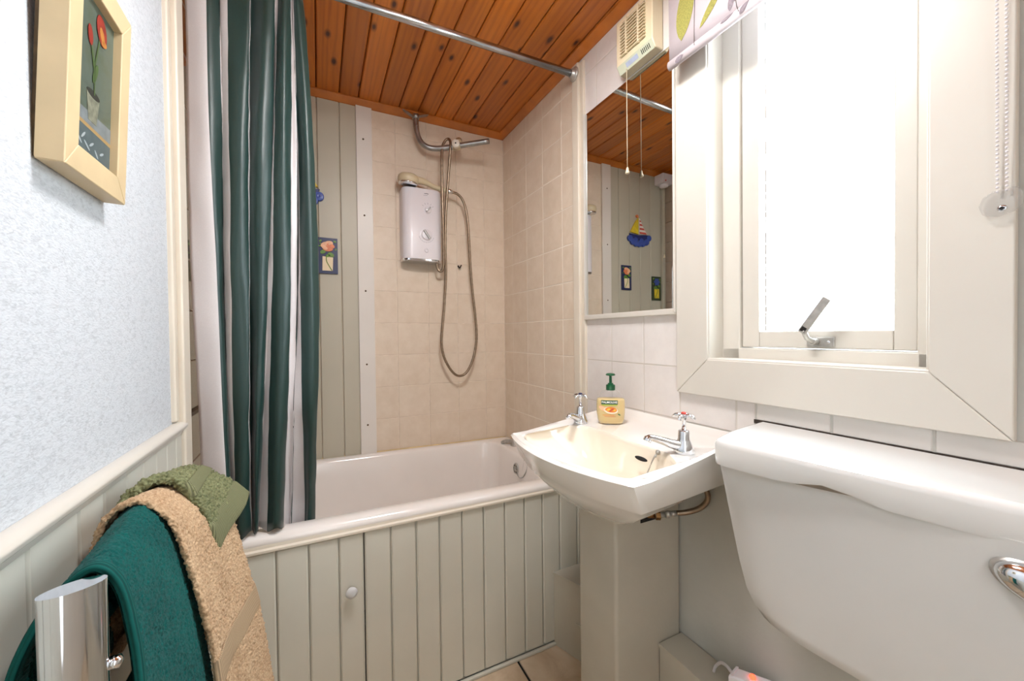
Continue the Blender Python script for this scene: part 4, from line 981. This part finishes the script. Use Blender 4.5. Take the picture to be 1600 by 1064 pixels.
def plaque(name, label, x0, z0, w, h, m_base, m_flower, m_vase, rose):
    t = thing(name, label, 'tile', (x0+w/2, YP, z0))
    part('plaque', MB().box((x0, YP-0.008, z0), (x0+w, YP, z0+h)), m_base, t, 0.0015)
    f = YP-0.008; cx = x0+w/2
    part('vase', flat(MB(), [(cx-w*0.27,z0+h*0.08),(cx+w*0.24,z0+h*0.08),(cx+w*0.27,z0+h*0.46),(cx-w*0.25,z0+h*0.48)], f, f-0.002), m_vase, t, 0.001)
    part('stem', MB().tube(bez([(cx+w*0.20,f-0.003,z0+h*0.09),(cx+w*0.06,f-0.003,z0+h*0.22),(cx-w*0.06,f-0.003,z0+h*0.36),(cx-w*0.04,f-0.003,z0+h*0.52)]), 0.0018, 6), M_gl_gr, t)
    for dx, dz, a, b, r in ((-0.22,0.60,0.15,0.075,0.5),(0.16,0.53,0.17,0.085,-0.5),(0.02,0.50,0.12,0.06,0.2),(-0.34,0.90,0.07,0.04,0.8),(0.36,0.90,0.08,0.045,-0.3),(-0.38,0.76,0.05,0.03,0),(0.40,0.68,0.06,0.03,1.0),(-0.34,0.83,0.04,0.03,0)):
        part('leaf', flat(MB(), E(cx+w*dx, z0+h*dz, w*a, h*b*0.7, r, 12), f, f-0.003), M_gl_gr, t, 0.0006)
    if rose:
        for dx, dz, a, r, m in ((-0.16,0.80,0.20,0.6,M_gl_pk),(0.20,0.78,0.17,-0.5,M_gl_or),(0.02,0.70,0.26,0.0,M_gl_or),(-0.14,0.72,0.17,-0.6,M_gl_pk),(0.06,0.84,0.22,0.2,M_gl_pk),(0.10,0.80,0.15,-0.2,M_gl_or),(0.12,0.83,0.09,0.5,M_gl_pk)):
            part('petal', flat(MB(), E(cx+w*dx, z0+h*dz, w*a, w*a*0.62, r, 14), f, f-0.0035-0.0004*len(t.children)/6), m, t, 0.0008)
    else:
        for k in range(6):
            a = k*pi/3; part('petal', flat(MB(), E(cx+w*0.17*cos(a), z0+h*0.77+w*0.17*sin(a), w*0.15, w*0.10, a, 12), f, f-0.004), m_flower, t, 0.0008)
    return t
plaque('flower_tile', 'navy relief tile with a peach rose in a cream vase', 0.0, 0.279, 0.082, 0.158, M_navy, M_gl_or, M_gl_cr, True)
plaque('flower_tile', 'dark green relief tile with a blue flower in a yellow vase', -0.265, 0.222, 0.082, 0.158, M_olive, M_gl_bl, M_gl_ye, False)
bt = thing('boat_plaque', 'painted sailing boat plaque with yellow and red striped sails', 'plaque', (-0.067, YP, 0.57))
bx_, f = -0.067, YP
part('hull', flat(MB(), [(bx_-0.085,0.648),(bx_-0.07,0.612),(bx_+0.06,0.606),(bx_+0.082,0.645),(bx_,0.638)], f, f-0.012), M_gl_bd, bt, 0.002)
for k, (dx, z, r) in enumerate(((-0.088,0.628,0.020),(-0.066,0.600,0.021),(-0.036,0.588,0.020),(-0.004,0.583,0.020),(0.026,0.584,0.020),(0.054,0.594,0.021),(0.078,0.614,0.020),(-0.02,0.604,0.018),(0.03,0.606,0.018))):
    w_ = part('wave', MB().lathe([(r,0),(r,0.011),(r*0.86,0.015),(r*0.70,0.013),(r*0.55,0.015),(r*0.2,0.014),(0.0005,0.013)], (bx_+dx, f, z), '-y', 16), M_gl_bl, bt)
part('sail', flat(MB(), [(bx_+0.075,0.655),(bx_+0.004,0.645),(bx_+0.004,0.755),(bx_+0.028,0.728)], f, f-0.010), M_gl_ye, bt, 0.0015, label='yellow sail')
sl_ = part('sail', flat(MB(), [(bx_-0.002,0.646),(bx_-0.074,0.650),(bx_-0.035,0.698),(bx_-0.006,0.752)], f, f-0.010), M_gl_wh, bt, 0.0015, label='red and white striped sail')
for z, a, b in ((0.656,0.003,0.064),(0.682,0.004,0.045),(0.708,0.004,0.028),(0.732,0.004,0.015)):
    part('stripe', flat(MB(), [(bx_-a,z-0.006),(bx_-b-0.004,z-0.006),(bx_-b+0.006,z+0.006),(bx_-a,z+0.006)], f-0.0102, f-0.0108), M_gl_rd, sl_)
part('pennant', flat(MB(), E(bx_+0.012, 0.762, 0.012, 0.009, 0.6), f, f-0.009), M_gl_or, bt, 0.001)

# pull switch in the alcove corner and its conduit
sw = thing('ceiling_pull_switch', 'white square pull switch in the shower corner of the ceiling', 'switch', (-0.26, 1.89, 0.98))
part('box', MB().box((-0.308, 1.842, 0.985), (-0.212, 1.918, 1.049)), M_plastic, sw, 0.006)
part('boss', MB().lathe([(0.030,0),(0.028,-0.014),(0.012,-0.020),(0.004,-0.021)], (-0.258,1.878,0.986), 'z', 20), M_plastic, sw)
part('neon', MB().lathe([(0.005,0),(0.004,0.003)], (-0.235,1.842,1.0), '-y', 10), M_red, sw)
pc = part('cord', MB().tube([(-0.258,1.876,0.966),(-0.258,1.876,0.52)], 0.0011, 6), M_cream_pl, sw)
part('cord_pull', MB().lathe([(0.003,0.012),(0.005,0.0),(0.007,-0.008),(0.004,-0.011)], (-0.258,1.876,0.512), 'z', 12), M_cream_pl, pc)
single('conduit', MB().box((-0.296, YB-0.026, -0.53), (-0.272, YB-0.0075, 0.984)), M_board_back, 'painted cable conduit in the shower corner below the pull switch', 'conduit', (-0.284, YB, 0.2), bevel=0.003)

# ------------------------------------------------------------------ picture on the papered wall
pic = thing('framed_picture', 'framed tulip painting in a pale wooden frame', 'picture', LW(0, 0.78, 0.22))
TL = radians(2.6)
def PW(off, y, z):               # picture frame coordinates; the top leans off the wall
    dz = z-0.214; return LW(off*cos(TL)+dz*sin(TL)+0.002, y, 0.214+dz*cos(TL)-off*sin(TL))
py0, py1, pz0_, pz1_ = 0.645, 0.815, 0.209, 0.490
fwid = 0.030
def bar(pts):
    mb = MB(); n = 4
    mb.prism([PW(0.0, y, z) for y, z in pts], PW(0.026, 0.7, 0.3)-PW(0.0, 0.7, 0.3)); part('frame_side', mb, M_pine, pic, 0.0015)
I = (py0+fwid, py1-fwid, pz0_+0.034, pz1_-0.034)
bar([(py0,pz0_),(py1,pz0_),(I[1],I[2]),(I[0],I[2])]); bar([(py1,pz0_),(py1,pz1_),(I[1],I[3]),(I[1],I[2])])
bar([(py1,pz1_),(py0,pz1_),(I[0],I[3]),(I[1],I[3])]); bar([(py0,pz1_),(py0,pz0_),(I[0],I[2]),(I[0],I[3])])
def flatp(pts, o0, o1, m, name, par=None):
    return part(name, MB().prism([PW(o0, y, z) for y, z in pts], PW(o1, 0.7, 0.3)-PW(o0, 0.7, 0.3)), m, par or pic)
x = NT('painted_canvas'); v = x.coord(); a = x.noise(v, 14, 5, 0.6, 1.0)
x.col(x.ramp(a, [(0.3, lin((62,72,66))), (0.5, lin((84,96,86))), (0.7, lin((72,80,56)))])); x.b.inputs['Roughness'].default_value = 0.35; M_canvas = x.m
cv = flatp([(I[0]-0.003,I[2]-0.003),(I[1]+0.003,I[2]-0.003),(I[1]+0.003,I[3]+0.003),(I[0]-0.003,I[3]+0.003)], 0.010, 0.016, M_canvas, 'canvas')
fo = 0.0161
def pp_(pts, m, name, k=0): return flatp(pts, fo+0.0002*k, fo+0.0002*k+0.0002, m, name, cv)
cyp = (I[0]+I[1])/2
M_p1 = simple('paint_grey_cloth', (116,124,126), 0.5, var=0.12, vscale=60); M_p2 = simple('paint_ochre', (160,132,84), 0.5); M_p3 = simple('paint_slate', (78,92,94), 0.5, var=0.1, vscale=60)
M_p4 = simple('paint_pale', (150,162,166), 0.5); M_pr = simple('paint_red', (140,44,32), 0.5, var=0.15, vscale=120); M_py = simple('paint_gold', (176,116,52), 0.5); M_pg = simple('paint_stem_green', (70,92,50), 0.5); M_pp = simple('paint_pot', (124,126,108), 0.5, var=0.2, vscale=120); M_pk = simple('paint_shadow', (44,46,40), 0.5)
pp_([(I[0],I[2]),(I[1],I[2]),(I[1],I[2]+0.040),(I[0],I[2]+0.040)], M_p3, 'painted_shelf', 0)
pp_([(I[0],I[2]+0.040),(I[1],I[2]+0.040),(I[1],I[2]+0.045),(I[0],I[2]+0.045)], M_p2, 'painted_edge', 0)
pp_([(I[0],I[2]+0.045),(I[1],I[2]+0.045),(I[1],I[2]+0.066),(I[0],I[2]+0.060)], M_p1, 'painted_cloth', 0)
for k, (a, b, L_, an) in enumerate(((0.012,0.026,0.010,0.5),(0.024,0.018,0.012,-0.6),(0.034,0.026,0.010,0.8),(0.044,0.016,0.013,-0.5),(0.056,0.022,0.010,0.6),(0.07,0.014,0.010,-0.7),(0.085,0.02,0.009,0.5))):
    pp_(E(I[0]+a, I[2]+b, L_*0.7, 0.0018, an, 10), M_p4, 'painted_leaf', 1)
pp_([(cyp-0.010,I[2]+0.052),(cyp+0.012,I[2]+0.052),(cyp+0.019,I[2]+0.090),(cyp-0.017,I[2]+0.090)], M_pp, 'painted_pot', 1)
pp_(E(cyp+0.001, I[2]+0.090, 0.018, 0.005), M_pk, 'painted_pot_mouth', 2)
pp_([(cyp+0.002,I[2]+0.09),(cyp+0.0045,I[2]+0.09),(cyp+0.003,I[2]+0.13),(cyp+0.014,I[2]+0.172),(cyp+0.011,I[2]+0.173),(cyp+0.0,I[2]+0.13)], M_pg, 'painted_stem', 3)
pp_([(cyp+0.0,I[2]+0.12),(cyp-0.012,I[2]+0.155),(cyp-0.010,I[2]+0.156),(cyp+0.004,I[2]+0.128)], M_pg, 'painted_stem', 3)
pp_(E(cyp+0.004, I[2]+0.120, 0.016, 0.005, 1.2, 12), M_pg, 'painted_leaf', 3)
pp_(E(cyp-0.013, I[2]+0.163, 0.0065, 0.013, 0.2, 14), M_pr, 'painted_tulip', 4)
pp_(E(cyp+0.017, I[2]+0.187, 0.014, 0.020, 0.35, 16), M_pr, 'painted_tulip', 4); pp_(E(cyp+0.018, I[2]+0.181, 0.006, 0.011, 0.5, 12), M_py, 'painted_petal', 5); pp_(E(cyp+0.024, I[2]+0.173, 0.008, 0.004, 0.3, 12), M_py, 'painted_petal', 5)
flatp([(py0+0.003,pz0_+0.003),(py1-0.010,pz0_+0.003),(py1-0.010,pz1_-0.003),(py0+0.003,pz1_-0.003)], -0.004, 0.0, M_brown, 'backing_board')

# ------------------------------------------------------------------ towel radiator and towels
rad_t = thing('towel_radiator', 'chrome towel radiator with oval posts on the boarded wall', 'towel radiator', (-0.21, 0.75, ZF))
def post(yc, top=-0.2285, name='post'):
    mb = MB(); n = 32; rings = []
    for z in (ZF+0.12, top):
        rings.append([Vector((-0.2075+0.0215*cos(2*pi*k/n)*cos(-0.12)-0.0135*sin(2*pi*k/n)*sin(-0.12), yc+0.0135*sin(2*pi*k/n)+0.0215*cos(2*pi*k/n)*0.22, z)) for k in range(n)])
    mb.loft(rings, cap0=True, cap1=True); return part(name, mb, M_chrome, rad_t, sharp=40)
post(0.502); post(0.87, -0.275)
for z in (-0.282, -0.42, -0.58, -0.74, -0.90):
    part('rail', MB().tube([(-0.2075,0.505,z),(-0.2075,0.868,z)], 0.011, 12), M_chrome, rad_t)
for y in (0.52, 0.85):
    part('wall_bracket', MB().tube([(-0.275,y,-0.50),(-0.21,y,-0.50)], 0.008, 10), M_chrome, rad_t)
part('vent_cap', MB().lathe([(0.006,0),(0.006,0.008),(0.002,0.010)], (-0.1875,0.512,-0.315), 'x', 14), M_chrome, rad_t)

def towel(name, label, prof0, prof1, y0, y1, mat, cell, amp, step=0.0012, r=0.005, bands=(), skew=None, wob=0.010):
    base = (prof0[len(prof0)//2][0], (y0+y1)/2, prof0[len(prof0)//2][1])
    t = thing(name, label, 'towel', base)
    def resamp(pr):
        p = bez([(a, 0, b) for a, b in pr], 12); L = [0]
        for a, b in zip(p, p[1:]): L.append(L[-1]+(b-a).length)
        return p, L
    A, B = resamp(prof0), resamp(prof1)
    def at(R, s):
        p, L = R; d = s*L[-1]
        for i in range(len(L)-1):
            if d <= L[i+1]: break
        k = (d-L[i])/max(1e-9, L[i+1]-L[i]); return p[i].lerp(p[i+1], min(1, max(0, k)))
    NS = 240
    TA = [at(A, i/NS) for i in range(NS+1)]; TB = [at(B, i/NS) for i in range(NS+1)]
    def tab(T, s):
        x_ = min(max(s, 0), 1)*NS; i = min(NS-1, int(x_)); return T[i].lerp(T[i+1], x_-i)
    def surf(s, w):
        q = tab(TA, s).lerp(tab(TB, s), w)
        y = y0+(y1-y0)*w
        if skew: y += skew(s, w)
        front = max(0, s-0.45)
        n_ = noise.noise(Vector((s*4, w*2.5, y0*10)))
        return Vector((q.x+wob*n_*front*2+0.6*wob*sin(w*7+s*3)*front, y+0.006*noise.noise(Vector((s*3+9, w*2, 3)))*front*2, q.z))
    def nrm(s, w):
        e = 0.006; a = surf(min(1, s+e), w)-surf(max(0, s-e), w); b = surf(s, min(1, w+e))-surf(s, max(0, w-e))
        return a.cross(b).normalized()
    wid = y1-y0; lenS = 0.5*(A[1][-1]+B[1][-1])
    def sheet(s0, s1, w0, w1, step, r, off=0.0, ret=0.02, rs=None):
        # outer face with rolled edges that turn under by 2r on all four sides
        def axis(lo, hi, length, r=r):
            n = max(3, int((hi-lo)*length/step)); m = max(3, int(pi*r/step)); k = max(1, int(ret/step/2))
            a = [(lo+ret/length*(1-i/k), 2*r) for i in range(k)]
            a += [(lo-r/length*sin(pi*i/m)+r/length*0.0, r+r*cos(pi*i/m)) for i in range(m)]
            a += [(lo+(hi-lo)*i/n, 0.0) for i in range(n+1)]
            b = [(hi+r/length*sin(pi*i/m), r-r*cos(pi*i/m)) for i in range(1, m+1)]
            b += [(hi-ret/length*(i+1)/k, 2*r) for i in range(k)]
            return a+b
        AS, AW = axis(s0, s1, lenS, rs or r), axis(w0, w1, wid)
        mb = MB(); cols = len(AW)
        for s, ds in AS:
            for w, dw in AW:
                sc, wc = min(max(s, 0), 1), min(max(w, 0), 1)
                p = surf(sc, wc); n_ = nrm(sc, wc)
                if w < 0 or w > 1: p = p + Vector((0, (w-wc)*wid, 0))
                if s < 0 or s > 1:
                    e = 0.01; tg = (surf(1, wc)-surf(1-e, wc)).normalized() if s > 1 else (surf(0, wc)-surf(e, wc)).normalized()
                    p = p + tg*(abs(s-sc)*lenS)
                mb.v.append(p + n_*(off-max(ds, dw)))
        for i in range(len(AS)-1):
            for j in range(cols-1):
                a = i*cols+j; mb.f.append([a, a+cols, a+cols+1, a+1]); mb.m.append(0); mb.s.append(True)
        return mb
    o = part('cloth', sheet(0, 1, 0, 1, step, r), mat, t)
    t1 = bpy.data.textures.new(name+'_pile', 'VORONOI'); t1.noise_scale = cell; t1.distance_metric = 'DISTANCE'
    d = o.modifiers.new('pile', 'DISPLACE'); d.texture = t1; d.texture_coords = 'LOCAL'; d.strength = -amp; d.mid_level = 0.3
    t2 = bpy.data.textures.new(name+'_fluff', 'CLOUDS'); t2.noise_scale = cell*3; t2.noise_depth = 2
    d = o.modifiers.new('fluff', 'DISPLACE'); d.texture = t2; d.texture_coords = 'LOCAL'; d.strength = amp*1.2; d.mid_level = 0.5
    def s_at(z):                      # where the front of the cloth reaches height z
        for i in range(NS, 0, -1):
            if TA[i].z*0.5+TB[i].z*0.5 >= z: return i/NS
        return 1.0
    for (s0, s1, w0, w1, m, nm) in bands:
        if s0 < 0: s0, s1 = s_at(s0), s_at(s1)
        part(nm, sheet(s0, s1, w0, w1, 0.003, r+0.0006, amp*0.15+0.0009, 0.008, rs=(r+0.0006 if s1 > 0.98 else 0.0012)), m, t)
    return t
# teal bath towel, nearest
towel('bath_towel', 'dark teal towel draped nearest over the chrome radiator',
      [(-0.266,-0.400),(-0.266,-0.330),(-0.253,-0.283),(-0.230,-0.243),(-0.202,-0.222),(-0.182,-0.245),(-0.172,-0.30),(-0.167,-0.37),(-0.164,-0.48),(-0.162,-0.62)],
      [(-0.266,-0.420),(-0.268,-0.330),(-0.262,-0.272),(-0.244,-0.236),(-0.217,-0.224),(-0.191,-0.268),(-0.174,-0.342),(-0.160,-0.43),(-0.149,-0.51),(-0.142,-0.64)],
      0.528, 0.716, M_teal, 0.0028, 0.0026, step=0.0012, r=0.0035, bands=((0.03,0.97,-0.004,0.022,M_band_t,'hem'),), wob=0.005)
# beige bath towel behind it
towel('bath_towel', 'beige towel draped over the far half of the radiator',
      [(-0.272,-0.45),(-0.274,-0.33),(-0.268,-0.262),(-0.250,-0.224),(-0.217,-0.214),(-0.184,-0.250),(-0.162,-0.33),(-0.143,-0.44),(-0.128,-0.56),(-0.120,-0.68)],
      [(-0.270,-0.46),(-0.272,-0.35),(-0.264,-0.294),(-0.246,-0.260),(-0.214,-0.250),(-0.180,-0.280),(-0.153,-0.34),(-0.128,-0.46),(-0.102,-0.58),(-0.090,-0.68)],
      0.692, 0.905, M_beige_t, 0.0038, 0.0038, step=0.0013, r=0.0045,
      bands=((-0.475,-0.512,0.0,1.0,M_band_b,'woven_band'),))
# small sage towel folded on top
towel('hand_towel', 'small sage green towel folded on top of the beige one',
      [(-0.266,-0.236),(-0.256,-0.222),(-0.238,-0.209),(-0.215,-0.207),(-0.193,-0.221),(-0.177,-0.252),(-0.166,-0.290),(-0.158,-0.328),(-0.154,-0.350)],
      [(-0.264,-0.262),(-0.254,-0.248),(-0.236,-0.236),(-0.212,-0.234),(-0.190,-0.246),(-0.172,-0.262),(-0.155,-0.280),(-0.142,-0.296),(-0.132,-0.310)],
      0.783, 0.915, M_green_t, 0.0046, 0.0062, step=0.0013, r=0.008,
      bands=((0.43,0.53,0.0,1.0,M_band_g,'woven_band'),(0.83,1.0,0.0,1.0,M_band_g,'woven_band')), skew=lambda s, w: 0.05*(s-0.5), wob=0.004)
